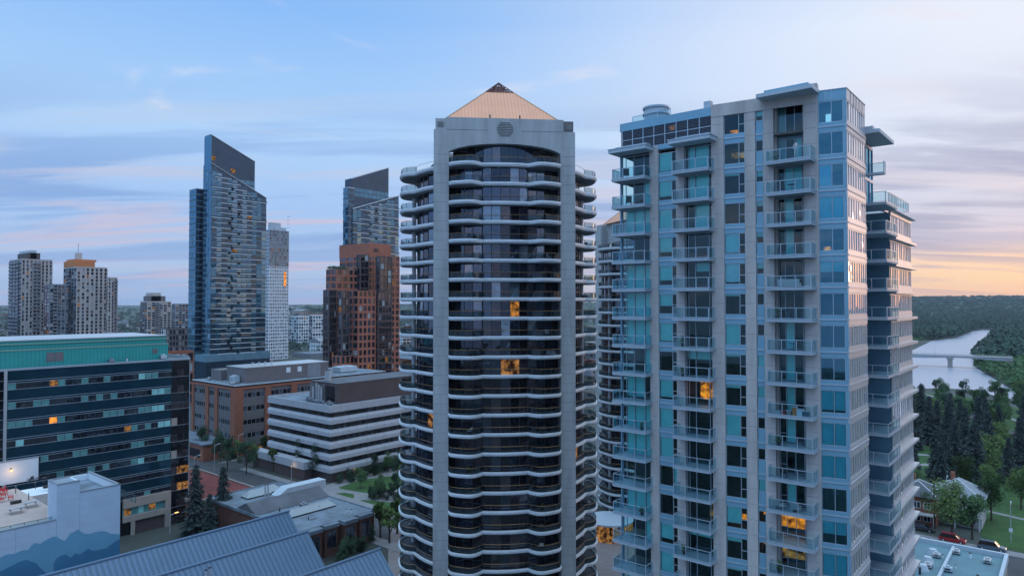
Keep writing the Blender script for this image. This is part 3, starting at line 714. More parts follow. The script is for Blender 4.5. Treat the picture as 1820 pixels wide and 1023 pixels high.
try:
    import bmesh
    bm = bmesh.new(); bm.from_mesh(_po.data); lay = bm.verts.layers.skin.verify(); bm.verts.ensure_lookup_table()
    for i, vv in enumerate(bm.verts): vv[lay].radius = (_rad[i], _rad[i]*.8)
    bm.verts[0][lay].use_root = True; bm.to_mesh(_po.data); bm.free()
except Exception as ex: print('skin', ex)
hair = MB(True); hair.m('dark_plastic').cyl(0,.01,1.66,1.77,.1,.05,n=10); hair.build('hair', t)
# a balcony crowded with stored belongings
nm = [('storage_crate','turquoise storage crate in the balcony crowded with belongings','car_blue',.55,.45),('cardboard_box','white box at the left end of the balcony crowded with belongings','white_panel',.5,.6),
      ('plant_box','orange and green planter on the balcony crowded with belongings','orange_wall',.4,.75),('wicker_basket','pale basket at the right end of the balcony crowded with belongings','beige',.45,.4),
      ('red_tote','red tote in the middle of the balcony crowded with belongings','red_plastic',.35,.35),('folded_blanket','pale folded blanket beside the crate on the balcony crowded with belongings','pale_fabric',.6,.3)]
for i, (n_, lb, mt, w, h) in enumerate(nm):
    p = bz(2, 8, .4, .12+.15*i); t = thing(n_, lb, n_.split('_')[-1], p)
    m = MB(True); m.m(mt).hexa([(-w*.4,-w*.4,0),(w*.4,-w*.4,0),(w*.4,w*.4,0),(-w*.4,w*.4,0)], [(-w/2,-w/2,h),(w/2,-w/2,h),(w/2,w/2,h),(-w/2,w/2,h)]); m.build('body', t)
    m = MB(True); m.m('frame_metal').box(-w/2-.02, w/2+.02, -w/2-.02, w/2+.02, h+.003, h+.04); m.build('lid', t)

# ================================================================ THE CURVED TOWERS
def curved_tower(name, label, loc, rz, ztops, nfl, base=0.0):
    t = thing(name, label, 'tower', loc, rz)
    Rg = 14.0; PX0, PX1, PF = 8.55, 10.85, 13.2           # glass radius, pier inner/outer x, front plane
    zt = ztops                                                # level of the highest slab (penthouse terrace)
    zs = [zt - FH*k for k in range(nfl)]
    def pol(r, a): return (r*math.sin(a), -r*math.cos(a))    # a = 0 faces -Y
    def bump(u): return 0 if abs(u) >= 1 else (1-abs(u)**4)
    def rad(a, side):                                        # slab edge radius at angle a
        d = math.degrees(a)
        if side == 'front': return 14.55 + 2.1*max(bump((d-24.5)/10.5), bump((d+24.5)/10.5))
        return 15.1 + 1.6*bump((abs(d)-84)/16.)
    def arc(side, off=0.0, n=44, lim=None):
        if side == 'front': a0, a1 = -33.5, 33.5
        elif side == 'left': a0, a1 = -112, -46
        else: a0, a1 = 46, 112
        return [pol(rad(R(a0+(a1-a0)*i/n), 'front' if side == 'front' else 'side')+off, R(a0+(a1-a0)*i/n)) for i in range(n+1)]
    def garc(side, r, n):
        a0, a1 = {'front': (-38.5, 38.5), 'left': (-118, -44), 'right': (44, 118)}[side]
        return [pol(r, R(a0+(a1-a0)*i/n)) for i in range(n+1)]
    def strip(mb, outer, inner_, z0, z1):
        for i in range(len(outer)-1):
            mb.hexa([(*outer[i], z0), (*outer[i+1], z0), (*inner_[i+1], z0), (*inner_[i], z0)], [(*outer[i], z1), (*outer[i+1], z1), (*inner_[i+1], z1), (*inner_[i], z1)])
    # portal: two piers front and back, tied by a head with a segmental arch and a round louvre
    ztop = zt + 5.9
    fr = MB(True)
    for sy in (-1, 1):
        for sx in (-1, 1):
            x0, x1 = sx*PX0, sx*PX1
            z = base
            while z < zt+2.9-.01:
                z2 = min(z+FH/2, zt+2.9)
                fr.m('tower_stone').box(x0, x1, sy*PF, sy*(PF-3.2), z+.02, z2-.02)
                z = z2
            fr.m('joint').box(x0+.02*sx, x1-.02*sx, sy*(PF-.03), sy*(PF-3.17), base, zt+2.9)
    fr.build('pier', t)
    hd = MB(True); n = 24; zarc = lambda x: zt + 1.3 + 2.0*math.sqrt(max(0, 1-(x/9.0)**2))
    for sy in (-1, 1):
        for i in range(n):
            xa = -PX0 + 2*PX0*i/n; xb = -PX0 + 2*PX0*(i+1)/n
            ya, yb = sorted((sy*PF, sy*(PF-1.2)))
            hd.m('tower_stone').hexa([(xa,ya,zarc(xa)), (xb,ya,zarc(xb)), (xb,yb,zarc(xb)), (xa,yb,zarc(xa))], [(xa,ya,zt+5.3), (xb,ya,zt+5.3), (xb,yb,zt+5.3), (xa,yb,zt+5.3)])
        hd.box(-PX1, -PX0, sy*PF, sy*(PF-3.2), zt+2.9, zt+5.3); hd.box(PX0, PX1, sy*PF, sy*(PF-3.2), zt+2.9, zt+5.3)
        hd.box(-9.05, 9.05, sy*(PF-.05), sy*(PF-1.2), zt+5.3, zt+7.2)
        for sx in (-1, 1):
            hd.box(sx*9.05, sx*10.6, sy*(PF-.15), sy*(PF-2.4), zt+5.3, zt+7.0); hd.m('joint').box(sx*9.4, sx*10.3, sy*(PF-.14), sy*(PF-.10), zt+5.7, zt+6.5)
            for q in range(5): hd.m('tower_stone').box(sx*9.4, sx*10.3, sy*(PF-.06), sy*(PF-.095), zt+5.75+q*.16, zt+5.80+q*.16)
            hd.m('joint').box(sx*2.6, sx*8.9, sy*(PF+.0), sy*(PF+.015), zt+5.27, zt+5.33)
        hd.m('tower_stone')
    hd.build('portal_head', t)
    rv = MB(True); rv.m('tower_stone')
    for i in range(9):
        z = zt+4.5+i*.25; hw = math.sqrt(max(.02, 1.25**2-(z-(zt+5.5))**2))
        rv.m('joint').box(-hw, hw, -PF-.02, -PF-.005, z-.09, z+.04); rv.m('tower_stone').box(-hw, hw, -PF-.07, -PF-.005, z+.04, z+.13)
    rv.build('round_louvre', t)
    # side parapet walls behind the head
    w = MB(True); w.m('tower_stone').box(-9.2, -8.8, -PF+1.2, PF-1.2, zt+2.0, zt+7.0); w.box(8.8, 9.2, -PF+1.2, PF-1.2, zt+2.0, zt+7.0); w.build('upper_wall', t)
    w = MB(True); w.m('interior').box(-8.79, 8.79, -PF+2.0, -PF+2.2, zt+2.3, zt+6.9); w.build('penthouse_wall', t)
    # copper roof, truncated, with a dark lattice cap
    zb0, zb1 = zt+7.0, zt+14.5; rr0, rr1 = 10.2, 2.4
    p4 = lambda r: [(-r,-r), (r,-r), (r,r), (-r,r)]
    a, b = p4(rr0), p4(rr1)
    m = MB(True)
    for i in range(4):
        j = (i+1) % 4; m.m('copper' if i % 2 == 0 else 'copper_side').face([(*a[i], zb0), (*a[j], zb0), (*b[j], zb1), (*b[i], zb1)])
    m.m('copper').face([(*p, zb1) for p in b]); m.face([(*p, zb0) for p in a[::-1]])
    o = m.build('pyramid_roof', t)
    for i in range(4):
        q = MB(True); q.m('bronze').bar((*a[i], zb0), (*b[i], zb1), .09); q.build('ridge_cap', o)
    q = MB(True)
    b = p4(2.3)
    for i in range(4):
        j = (i+1) % 4
        q.m('copper_dark').bar((*b[i], zb1+.1), (0,0,zb1+2.4), .1); q.bar((*b[i], zb1+.1), (*b[j], zb1+.1), .12)
        for k_ in range(1, 6):
            f = k_/6; mid = (b[i][0]+(b[j][0]-b[i][0])*f, b[i][1]+(b[j][1]-b[i][1])*f)
            h = 1-abs(f-.5)*2; q.bar((*mid, zb1+.1), (mid[0]*(1-h), mid[1]*(1-h), zb1+.1+2.3*h), .05)
        for k_ in (.3, .55, .78): q.bar((b[i][0]*(1-k_), b[i][1]*(1-k_), zb1+.1+2.3*k_), (b[j][0]*(1-k_), b[j][1]*(1-k_), zb1+.1+2.3*k_), .06)
    q.m('copper_dark').cyl(0,0,zb1,zb1+1.6,2.0,.5,n=4); q.build('lattice_cap', t)
    for x in (-2.3, 2.3):
        q = MB(True); q.m('dark_metal').box(x-.1, x+.1, -PF+.3, -PF+.55, zt+7.2, zt+7.8); q.build('roof_lamp', t)
    # floors
    core = MB(True); core.m('interior').prism([pol(12.6, R(-180+12*i)) for i in range(30)], base, zt-.2)
    core.m('roof_dark').prism([pol(13.8, R(-180+12*i)) for i in range(30)], zt-.35, zt-.21); core.build('core_wall', t)
    SL = Many(t, 'balcony_slab'); WN = Many(t, 'window_band'); gl3 = ['brown_glass', 'brown_glass', 'brown_glass', 'brown_glass_b', 'brown_glass_b', 'brown_glass_c']
    for k, z in enumerate(zs):
        for side in ('front', 'left', 'right'):
            n = 44 if side == 'front' else 30
            # slab edge: a rounded lip in three steps
            s = MB(True); inn = garc(side, 12.9, n); th = .36
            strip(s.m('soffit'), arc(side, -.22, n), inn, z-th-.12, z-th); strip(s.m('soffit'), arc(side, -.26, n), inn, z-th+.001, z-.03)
            strip(s.m('white_slab'), arc(side, -.03, n), arc(side, -.25, n), z-th+.02, z-.14); strip(s, arc(side, .09, n), arc(side, -.24, n), z-.139, z+.13)
            strip(s.m('roof_dark'), arc(side, -.245, n), inn, z-.029, z)
            subs = []
            if True:
                rl = MB(True); rl.m('bronze'); A = arc(side, -.15, n)
                for i in range(n): rl.bar((*A[i], z+1.0), (*A[i+1], z+1.0), .032, 4)
                gp = MB(True); gp.m('smoke_glass'); a0, a1 = {'front': (-33.5, 33.5), 'left': (-112,-46), 'right': (46,112)}[side]
                for i in range(n):
                    dd = a0+(a1-a0)*(i+.5)/n; on = (14 < abs(dd) < 35) if side == 'front' else (66 < abs(dd) < 102)
                    if on:
                        gp.face([(*A[i], z+.1), (*A[i+1], z+.1), (*A[i+1], z+.93), (*A[i], z+.93)])
                        if i % 2 == 0: rl.m('dark_metal').bar((*A[i], z), (*A[i], z+1.0), .03); rl.m('bronze')
                subs = [('railing', rl), ('glass_panel', gp)]
            SL.add(10 - abs(k-4)*.01 + (1 if side == 'front' else 0), s, subs)
            # glazing below this slab
            wb = MB(True); pn = MB(True); npn = 13 if side == 'front' else 10
            G = garc(side, 13.75, npn); zb = z-FH; ztp = z-th-.12
            if k == 0 and True:
                G0 = garc(side, 12.9 if side == 'front' else 12.0, npn); lo, hi = z, z+(3.1 if side == 'front' else 1.9)
                f2 = MB(True); p2 = MB(True)
                for i in range(npn):
                    p2.m(rnd.choice(gl3)); p2.face([(*G0[i], lo), (*G0[i+1], lo), (*[c*.97 for c in G0[i+1]], hi), (*[c*.97 for c in G0[i]], hi)])
                    f2.m('dark_metal').bar((*G0[i], lo), (*[c*.97 for c in G0[i]], hi), .05)
                    f2.bar((*[c*.97 for c in G0[i]], hi), (*[c*.97 for c in G0[i+1]], hi), .06)
                WN.add(30, f2, [('pane', p2)])
            for i in range(npn):
                t0 = rnd.uniform(-.03, .03); a_, b_ = G[i], G[i+1]; am = (i+.5)/npn
                g_ = rnd.choice(gl3 if k > 8 else gl3+['brown_glass_b','brown_glass_b','grey_glass'])
                if name == 'curved_tower':
                    if side == 'front' and (k, i) == (7, 7): g_ = 'warm_pane'
                    if side == 'front' and k == 10 and i in (6, 7): g_ = 'warm_soft'
                    if (side, k, i) in (('left', 13, 8), ('left', 13, 9), ('right', 8, 1), ('right', 15, 2)): g_ = 'warm_soft'
                pn.m(g_); pn.face([(a_[0]*(1+t0*.1), a_[1]*(1+t0*.1), zb), (*b_, zb), (*b_, ztp), (a_[0], a_[1], ztp)])
                wb.m('dark_metal').bar((a_[0]*1.003, a_[1]*1.003, zb), (a_[0]*1.003, a_[1]*1.003, ztp), .045)
            # sitting-out corners: pale partition and curtain behind the balconies
            for s_ in ((-1, 1) if side == 'front' else ((-1,) if side == 'left' else (1,))):
                for dd in ((14.5,) if side == 'front' else (66,)):
                    p_ = pol(13.75, R(dd*s_)); wb.m('dark_metal').bar((*p_, zb+.1), (*p_, ztp), .07)
                if side != 'front' and k > 0: q_ = pol(14.35, R(88*s_)); wb.m('white_slab').cyl(q_[0], q_[1], zb+.01, ztp-.01, .34, n=10)
            WN.add(9 + (5 if side == 'front' else 0) - k*.01, wb, [('pane', pn)])
    SL.done(); WN.done()
    dn = MB(True); dn.m('tower_stone')
    for side, (a0, a1) in {'left': (-70, -62), 'right': (62, 70)}.items():
        pass
    return t
tc0 = P(886, 538, 117); TW = (tc0[0], tc0[1], 0)
curved_tower('curved_tower', 'round-bayed brown glass tower with rippling white balcony edges and a copper pyramid roof', TW, R(-45), 71.0, 25)
tc1 = P(1176, 538, 163)
curved_tower('curved_tower', 'twin dark glass tower with curved white slab edges glimpsed between the two big towers', (tc1[0], tc1[1], 0), R(-30), 62.4, 21, 0)

def tower_spot(a, k, r=14.9):
    x, y = r*math.sin(R(a)), -r*math.cos(R(a)); c_, s_ = math.cos(R(-45)), math.sin(R(-45))
    return (TW[0]+x*c_-y*s_, TW[1]+x*s_+y*c_, 71.0-FH*k-.015)
rf_ = random.Random(21); NTH = ['top', 'second', 'third', 'fourth', 'fifth', 'sixth', 'seventh', 'eighth', 'ninth', 'tenth', 'eleventh', 'twelfth', 'thirteenth', 'fourteenth', 'fifteenth', 'sixteenth', 'seventeenth', 'eighteenth', 'nineteenth', 'twentieth', 'twenty-first']
for k in range(1, 21):
    for a, wd in ((-25, 'front left'), (25, 'front right'), (84, 'right side'), (-84, 'left side')):
        if rf_.random() < .45: continue
        lb_ = f'on the {wd} balcony, {NTH[k]} level down of the round-bayed tower'; kd = rf_.random(); p = tower_spot(a+rf_.uniform(-4,4), k)
        if kd < .4: chair('patio_chair', ('dark' if kd < .22 else 'pale')+' chair '+lb_, p, rf_.uniform(0,6), 'dark_plastic' if kd < .22 else 'pale_fabric')
        elif kd < .6: table('bistro_table', 'round table '+lb_, p)
        elif kd < .85: shrub_pot('potted plant '+lb_, p, rf_.uniform(.8,1.2))
        else: cushion_box('outdoor_sofa', 'cushioned bench '+lb_, p, (.7,1.4,.7), 'pale_fabric')

# ================================================================ GROUND, STREETS, RIVER
def sheet(name, poly, z, mt, parent=None, kind='structure'):
    m = MB(); m.m(mt); a = sum(poly[i-1][0]*poly[i][1]-poly[i][0]*poly[i-1][1] for i in range(len(poly)))
    if a < 0: poly = poly[::-1]
    m.face([(p[0], p[1], z) for p in poly]); return m.build(name, parent, kind=kind)
def rect(x0, x1, y0, y1): return [(x0,y0),(x1,y0),(x1,y1),(x0,y1)]
sheet('ground', rect(-400, 9000, -7000, 9000), 0, 'ground_mat')
def hillz(X, Y):
    D = X*CF[0]+Y*CF[1]; x = X*CR[0]+Y*CR[1]; a = x/max(D, 1)
    if D < 700: return -3
    r = min(1, max(0, (a+.30)/.9))
    start = 1150 + 500*max(0, min(1, (a-.2)*4)); 
    far = min(1, max(0, (D-start)/2300)); far = far*far*(3-2*far)
    h = (16 + 62*min(1, max(0, (a+.45)/.9))) * far + 14*math.exp(-((D-1500)/420)**2)*math.exp(-((a+.30)/.10)**2)*2.2
    h += 5*math.sin(X*.004+1)*math.sin(Y*.005)*far
    return h - 1.0
hm = MB(); hm.smooth = True; NA, ND = 90, 46
ds = [650*(9500/650)**(i/ND) for i in range(ND+1)]
for D in ds:
    for j in range(NA+1):
        a = -1.15 + 2.3*j/NA; X, Y = cg(a*D, D); hm.v.append((X, Y, hillz(X, Y)))
for i in range(ND):
    for j in range(NA):
        q = i*(NA+1)+j; hm.f.append((q, q+1, q+NA+2, q+NA+1)); hm.mi.append(0)
hm.mats = ['wood_far']; hm.build('hills', None, kind='structure')
RX0, RX1 = 153.0, 167.5                                          # the cross street on the right
sheet('road', rect(RX0, RX1, -400, 420), .02, 'asphalt')
sheet('road', rect(95, 107, 60, 420), .02, 'asphalt'); sheet('road', rect(-50, RX0, 195, 205), .024, 'asphalt')
sheet('road', rect(RX1, 900, 195, 207), .024, 'asphalt'); sheet('road', rect(107, RX0, 118, 128), .028, 'asphalt')
def pave(x0, x1, y0, y1, mt='pavement', nm='pavement'):
    m = MB(); m.m(mt).box(x0, x1, y0, y1, 0, .14); return m.build(nm, None, kind='structure')
pave(RX1, RX1+3.2, -300, 194.5); pave(RX0-2.6, RX0, 8, 117); pave(107, 109.5, 130, 194.5); pave(92, 95, 60, 194)
pave(107.2, RX0-2.7, 206, 207.5)
for y in range(-60, 190, 9):
    pass
mk = MB(); mk.m('marking')
for y in range(-80, 190, 7): mk.box((RX0+RX1)/2-.07, (RX0+RX1)/2+.07, y, y+3, .021, .034)
mk.build('road_marking', None, kind='structure')
# river
wat = [GP(*p)[:2] for p in ((1300,600),(1560,622),(1622,622),(1655,606),(1700,600),(1728,589),(1745,586),(1786,588),(1768,600),(1760,622),(1742,638),(1730,650),(1752,664),(1778,680),(1800,692),(1900,712),(2200,760),(2200,800),(1900,745),(1800,712),(1745,696),(1690,690),(1640,690),(1500,690),(1300,700))]
sheet('river', wat, .06, 'river_water')
# river terrace, park lawns, path
sheet('grass', [GP(*p)[:2] for p in ((1560,700),(1640,698),(1700,702),(1800,722),(1950,770),(1950,1010),(1830,985),(1745,962),(1740,905),(1650,880),(1560,860))], .05, 'grass', kind='stuff')
sheet('grass', [GP(*p)[:2] for p in ((1745,905),(1850,925),(1850,985),(1745,962))], .07, 'grass', kind='stuff')
def ribbon(name, pts, w, z, mt):
    c = [Vector((*GP(*p)[:2], 0)) for p in pts]; m = MB(); m.m(mt); L, R_ = [], []
    for i, p in enumerate(c):
        d = (c[min(i+1, len(c)-1)] - c[max(i-1, 0)]).normalized(); n = Vector((-d.y, d.x, 0))*w/2; L.append(p+n); R_.append(p-n)
    for i in range(len(c)-1): m.face([(L[i].x,L[i].y,z),(R_[i].x,R_[i].y,z),(R_[i+1].x,R_[i+1].y,z),(L[i+1].x,L[i+1].y,z)])
    return m.build(name, None, kind='structure')
ribbon('path', [(1600,806),(1640,808),(1668,810),(1676,816),(1668,824),(1640,826),(1590,824)], 3.0, .09, 'pavement')
ribbon('path', [(1640,700),(1690,712),(1730,722),(1790,742),(1850,760)], 3.0, .09, 'pavement')
ribbon('path', [(1560,722),(1640,716),(1700,728),(1760,752),(1830,790)], 6.0, .08, 'asphalt')
ribbon('path', [(1755,908),(1790,916),(1850,930)], 1.6, .10, 'pavement')
# garden court between the offices: pale paving with shaped lawns
sheet('pavement', [GP(*p)[:2] for p in ((560,868),(600,855),(720,820),(760,900),(720,925),(640,915),(575,890))], .05, 'pavement')
for g in (((602,866),(640,853),(690,846),(716,850),(716,868),(690,872),(668,878),(645,875),(604,868)), ((584,882),(592,877),(612,875),(629,878),(630,883),(618,888),(598,887)), ((625,893),(645,888),(700,893),(718,890),(718,900),(700,901),(672,905),(648,900))):
    sheet('grass', [GP(*p)[:2] for p in g], .075, 'grass', kind='stuff')
sheet('pavement', [GP(*p)[:2] for p in ((690,905),(730,900),(760,960),(735,1060),(690,1023),(690,960))], .045, 'paver')
sheet('pavement', [GP(*p)[:2] for p in ((1040,935),(1130,930),(1130,1060),(1040,1060))], .045, 'paver')

# ================================================================ GENERIC OFFICE / APARTMENT FACES
def foot(pxc, D, pxl, pxr):
    c = P(pxc, 538, D)[:2]; y1 = hit(c, 180-39.5, pxl)[1]; x1 = hit(c, 50.5, pxr)[0]; return c[0], x1, c[1], y1
def zat(py, D, px=910): return P(px, py, D)[2]
def ffaces(x0, x1, y0, y1): return Fr((x0, y1), (x0, y0)), Fr((x0, y0), (x1, y0))    # face towards -X, face towards -Y
def face(root, F, z0, z1, nf, nb, wall, WN, pier=.6, sill=.9, head=.5, th=.25, gl=('office_glass',), ext=0, edge=None, fm='dark_metal', blinds=0, bm=('office_blind',), warm=0, wallmb=None, tilt=.03, mull=2, score=0, warmm='warm_room_glint', slab=None):
    "piers and spandrels standing in front of the glass line, one window per opening"
    w = wallmb if wallmb is not None else MB(); H = (z1-z0)/nf; e = pier if edge is None else edge
    bw = (F.L - 2*e - pier*(nb-1))/nb
    for k in range(nf):
        z = z0+k*H; w.m(wall)
        F.box(w, -ext, F.L+ext, z-(.001 if k else 0), z+sill, 0, th)
        F.box(w, -ext, F.L+ext, z+H-head, z+H-.001, 0, th)
        if slab: F.box(w.m(slab), -ext, F.L+ext, z+sill-.12, z+sill+.02, th, th+.12); w.m(wall)
        F.box(w, -ext, e, z+sill, z+H-head, 0, th); F.box(w, F.L-e, F.L+ext, z+sill, z+H-head, 0, th)
        for i in range(nb):
            a = e + i*(bw+pier); b = a+bw
            if i < nb-1: F.box(w, b, b+pier, z+sill, z+H-head, 0, th)
            fr = MB(); pn = MB(); zz0, zz1 = z+sill, z+H-head
            fr.m(fm); F.box(fr, a, b, zz0, zz0+.06, .03, .10); F.box(fr, a, b, zz1-.06, zz1, .03, .10)
            for j in range(mull+1):
                s = a + (b-a)*j/mull; F.box(fr, max(a, s-.04), min(b, s+.04), zz0+.06, zz1-.06, .03, .10)
            for j in range(mull):
                g = rnd.choice(gl); t = rnd.random()
                if t < blinds: g = rnd.choice(bm)
                elif t < blinds+warm: g = warmm
                F.quad(pn.m(g), a+(b-a)*j/mull, a+(b-a)*(j+1)/mull, zz0, zz1, .05, tilt*.3)
            WN.add(score+rnd.random()*.01 + k*.001, fr, [('pane', pn)])
    if wallmb is None: w.build('wall', root)
def roof_slab(root, x0, x1, y0, y1, z, mt='roof_grey', par='fascia', ph=.5, th=.35, name='roof'):
    m = MB(); m.m(mt).box(x0+th, x1-th, y0+th, y1-th, z-.4, z)
    o = m.build(name, root); p = MB(); p.m(par)
    p.box(x0, x1, y0, y0+th, z-.4, z+ph); p.box(x0, x1, y1-th, y1, z-.4, z+ph); p.box(x0, x0+th, y0+th, y1-th, z-.4, z+ph); p.box(x1-th, x1, y0+th, y1-th, z-.4, z+ph)
    p.build('parapet', root); return o
def unit(root, x, y, z, sx, sy, sz, mt='grey_sheet', name='roof_unit'):
    m = MB(); m.m(mt).box(x-sx/2, x+sx/2, y-sy/2, y+sy/2, z+.25, z+sz); m.m('dark_metal').box(x-sx/2+.1, x-sx/2+.3, y-sy/2, y+sy/2, z, z+.25); m.box(x+sx/2-.3, x+sx/2-.1, y-sy/2, y+sy/2, z, z+.25)
    for i in range(5): m.box(x-sx/2-.02, x-sx/2-.005, y-sy/2+.2, y+sy/2-.2, z+.4+i*(sz-.6)/5, z+.4+i*(sz-.6)/5+.08)
    m.m(mt).cyl(x, y, z+sz, z+sz+.25, min(sx, sy)*.3, n=12); return m.build(name, root)
def stack(root, x, y, z, r, h, mt='pale_metal', name='flue'):
    m = MB(); m.m(mt).cyl(x, y, z, z+h, r, n=12); m.m('dark_metal').cyl(x, y, z+h, z+h+.12, r*1.15, n=12); return m.build(name, root)

# ---- green-topped office
c = P(305, 640, 155); gx1, gy0 = c[0], c[1]; gx0 = gx1-30.9; gz = 37.3
off = thing('office_building', 'dark navy ribbon-window office block with a green sheet-metal penthouse', 'building', (gx0, gy0, 0))
m = MB(); m.m('black_glass').box(gx0-16, gx1+4.1, gy0+.3, gy0+26, 0, gz-.4); m.build('core_wall', off)
F = Fr((gx0, gy0), (gx1, gy0)); H = 3.68; WN = Many(off, 'window'); w = MB(); nfl = 8
GW = {(0,0):'b',(0,9):'b',(0,17):'B',(0,18):'b',(0,5):'w',(1,0):'b',(1,4):'b',(1,9):'b',(1,19):'B',(1,20):'B',(1,21):'b',(1,11):'b',(2,0):'b',(2,1):'b',(2,2):'b',(2,5):'W',(2,17):'b',(2,18):'b',(2,19):'B',(2,20):'B',(3,1):'B',(3,6):'b',(3,7):'b',(3,15):'w',(3,20):'B',(3,21):'B',(4,8):'b',(4,9):'b',(4,16):'b',(4,17):'b',(5,6):'b',(5,16):'b',(5,17):'B',(5,21):'b'}
for k in range(nfl):
    zt = gz - .35 - k*H; w.m('navy_spandrel')
    F.box(w, 0, F.L, zt-1.95, zt, .3-.3, .05); F.box(w.m('frame_metal'), 0, F.L, zt-2.03, zt-1.95, 0, .10)
    F.box(w.m('navy_spandrel'), 0, F.L, zt-2.35, zt-2.03, 0, .04); F.box(w.m('frame_metal'), 0, F.L, zt-2.43, zt-2.35, 0, .07)
    F.box(w.m('frame_metal'), 0, F.L, zt-3.68, zt-3.60, 0, .10)
    for i in range(0, 22, 2):
        fr = MB(); pn = MB(); fr.m('dark_metal')
        for j in (i, i+1):
            a, b = .1+(F.L-.2)*j/22, .1+(F.L-.2)*(j+1)/22
            F.box(fr, a-.035, a+.035, zt-3.60, zt-2.43, .03, .09)
            v = GW.get((k, j)) or ('b' if rnd.random() < .12 else None)
            g = {'b':'office_blind_b','B':'office_blind','w':'warm_soft','W':'warm_room_glint'}.get(v, 'office_glass')
            F.quad(pn.m(g), a+.035, b-.035, zt-3.60, zt-2.43, .05, .01)
        WN.add(10, fr, [('pane', pn)])
F.box(w.m('pale_metal'), -.5, 0, 0, gz-.3, 0, .3); w.build('wall', off)
F2 = Fr((gx1, gy0), (gx1+4.1, gy0)); w2 = MB()
for k in range(10):
    zt = gz - .35 - k*H; z2 = max(0, zt-1.95)
    F2.box(w2.m('black_glass'), 0, F2.L, z2, zt, 0, .04); F2.box(w2.m('frame_metal'), 0, F2.L, zt-.06, zt, .04, .10)
    if zt-3.6 > 0:
        fr = MB(); pn = MB(); fr.m('dark_metal')
        for j in range(3):
            F2.box(fr, j*F2.L/3, j*F2.L/3+.06, zt-3.68, zt-1.95, .02, .08); g = 'warm_soft' if (k, j) in ((6,1),(7,1),(7,2),(6,2)) else ('beige' if (k, j) in ((3,0),(5,0)) else 'brown_glass_c' if rnd.random() < .4 else 'black_glass')
            F2.quad(pn.m(g), j*F2.L/3+.06, (j+1)*F2.L/3, zt-3.68, zt-2.01, .04, .01)
        WN.add(5, fr, [('pane', pn)])
F2.box(w2.m('frame_metal'), F2.L-.05, F2.L+.05, 0, gz, 0, .12); w2.build('end_wall', off)
F3 = Fr((gx0-16, gy0), (gx0-.5, gy0)); w3 = MB()
for k in range(9):
    zt = gz-.35-k*H; F3.box(w3.m('black_glass'), 0, F3.L, zt-3.6, zt, 0, .04); F3.box(w3.m('frame_metal'), 0, F3.L, zt-.06, zt, .04, .1); F3.box(w3, 0, F3.L, zt-1.9, zt-1.84, .04, .1)
w3.build('west_wall', off); WN.done()
F4 = Fr(hit((gx0, gy0), 50.5, 222), (gx1-.1, gy0)); w4 = MB(); w4.m('beige')
F4.box(w4, 0, F4.L, 6.0, 7.85, .1, .7); F4.box(w4, 0, F4.L, 3.0, 4.2, .1, .7); F4.box(w4, F4.L-1.2, F4.L, 0, 3.0, .1, .7); F4.box(w4, F4.L-1.2, F4.L, 4.2, 6, .1, .7); F4.box(w4, 1.6, 2.4, 0, 3, .2, .6); w4.m('brown_sheet'); F4.box(w4, 2.4, F4.L-1.2, 0, 3, .06, .1)
w4.build('beige_base', off)
q = MB(); F4.box(q.m('office_blind_b'), 0, F4.L-1.2, 4.2, 6, .08, .12); F4.box(q.m('warm_soft'), .3, 1.7, 4.3, 5.6, .121, .13); F4.box(q.m('office_blind'), 3.2, 4.3, 4.3, 5.9, .121, .13); F4.box(q.m('warm_soft'), 5.4, 6.8, 4.5, 5.7, .121, .13); q.build('base_window', off)
m = MB(); m.m('roof_dark').box(gx0-16, gx1+4.1, gy0, gy0+26, gz-.39, gz-.1); m.m('frame_metal').box(gx0-16, gx1+4.2, gy0-.15, gy0+.3, gz-.34, gz+.05); m.box(gx1+3.9, gx1+4.2, gy0+.3, gy0+26, gz-.34, gz+.35); m.build('roof', off)
gp = P(286, 620, 158); ph = MB(); px1 = gp[0]; ph.m('green_sheet').box(gx0-3.2, px1, gy0+1.4, gy0+22, gz-.1, gz+3.6); ph.box(gx0-3.2+.3, px1-.3, gy0+1.7, gy0+21.7, gz+3.6, gz+5.2)
ph.m('green_trim').box(gx0-3.3, px1+.1, gy0+1.3, gy0+22.1, gz+3.3, gz+3.6); ph.box(gx0-3.1, px1-.1, gy0+1.5, gy0+21.9, gz+4.5, gz+4.75); ph.m('pale_metal').box(gx0-3.1, px1-.1, gy0+1.5, gy0+21.9, gz+5.2, gz+5.4)
ph.m('grey_panel').box(gx0-9, gx0-3.35, gy0+1.4, gy0+22, gz-.1, gz+4.9)
po = ph.build('penthouse', off)
Fp = Fr((gx0-3.2, gy0+1.4), (px1, gy0+1.4)); v = MB(); v.m('grey_panel')
a = Fp.s(84); b = Fp.s(114); Fp.box(v, a, (a+b)/2-.05, gz+.9, gz+2.7, 0, .08); Fp.box(v, (a+b)/2+.05, b, gz+.9, gz+2.7, 0, .08); Fp.box(v, Fp.s(272), Fp.s(281), gz+1.4, gz+2.4, 0, .08); v.build('vent_door', po)

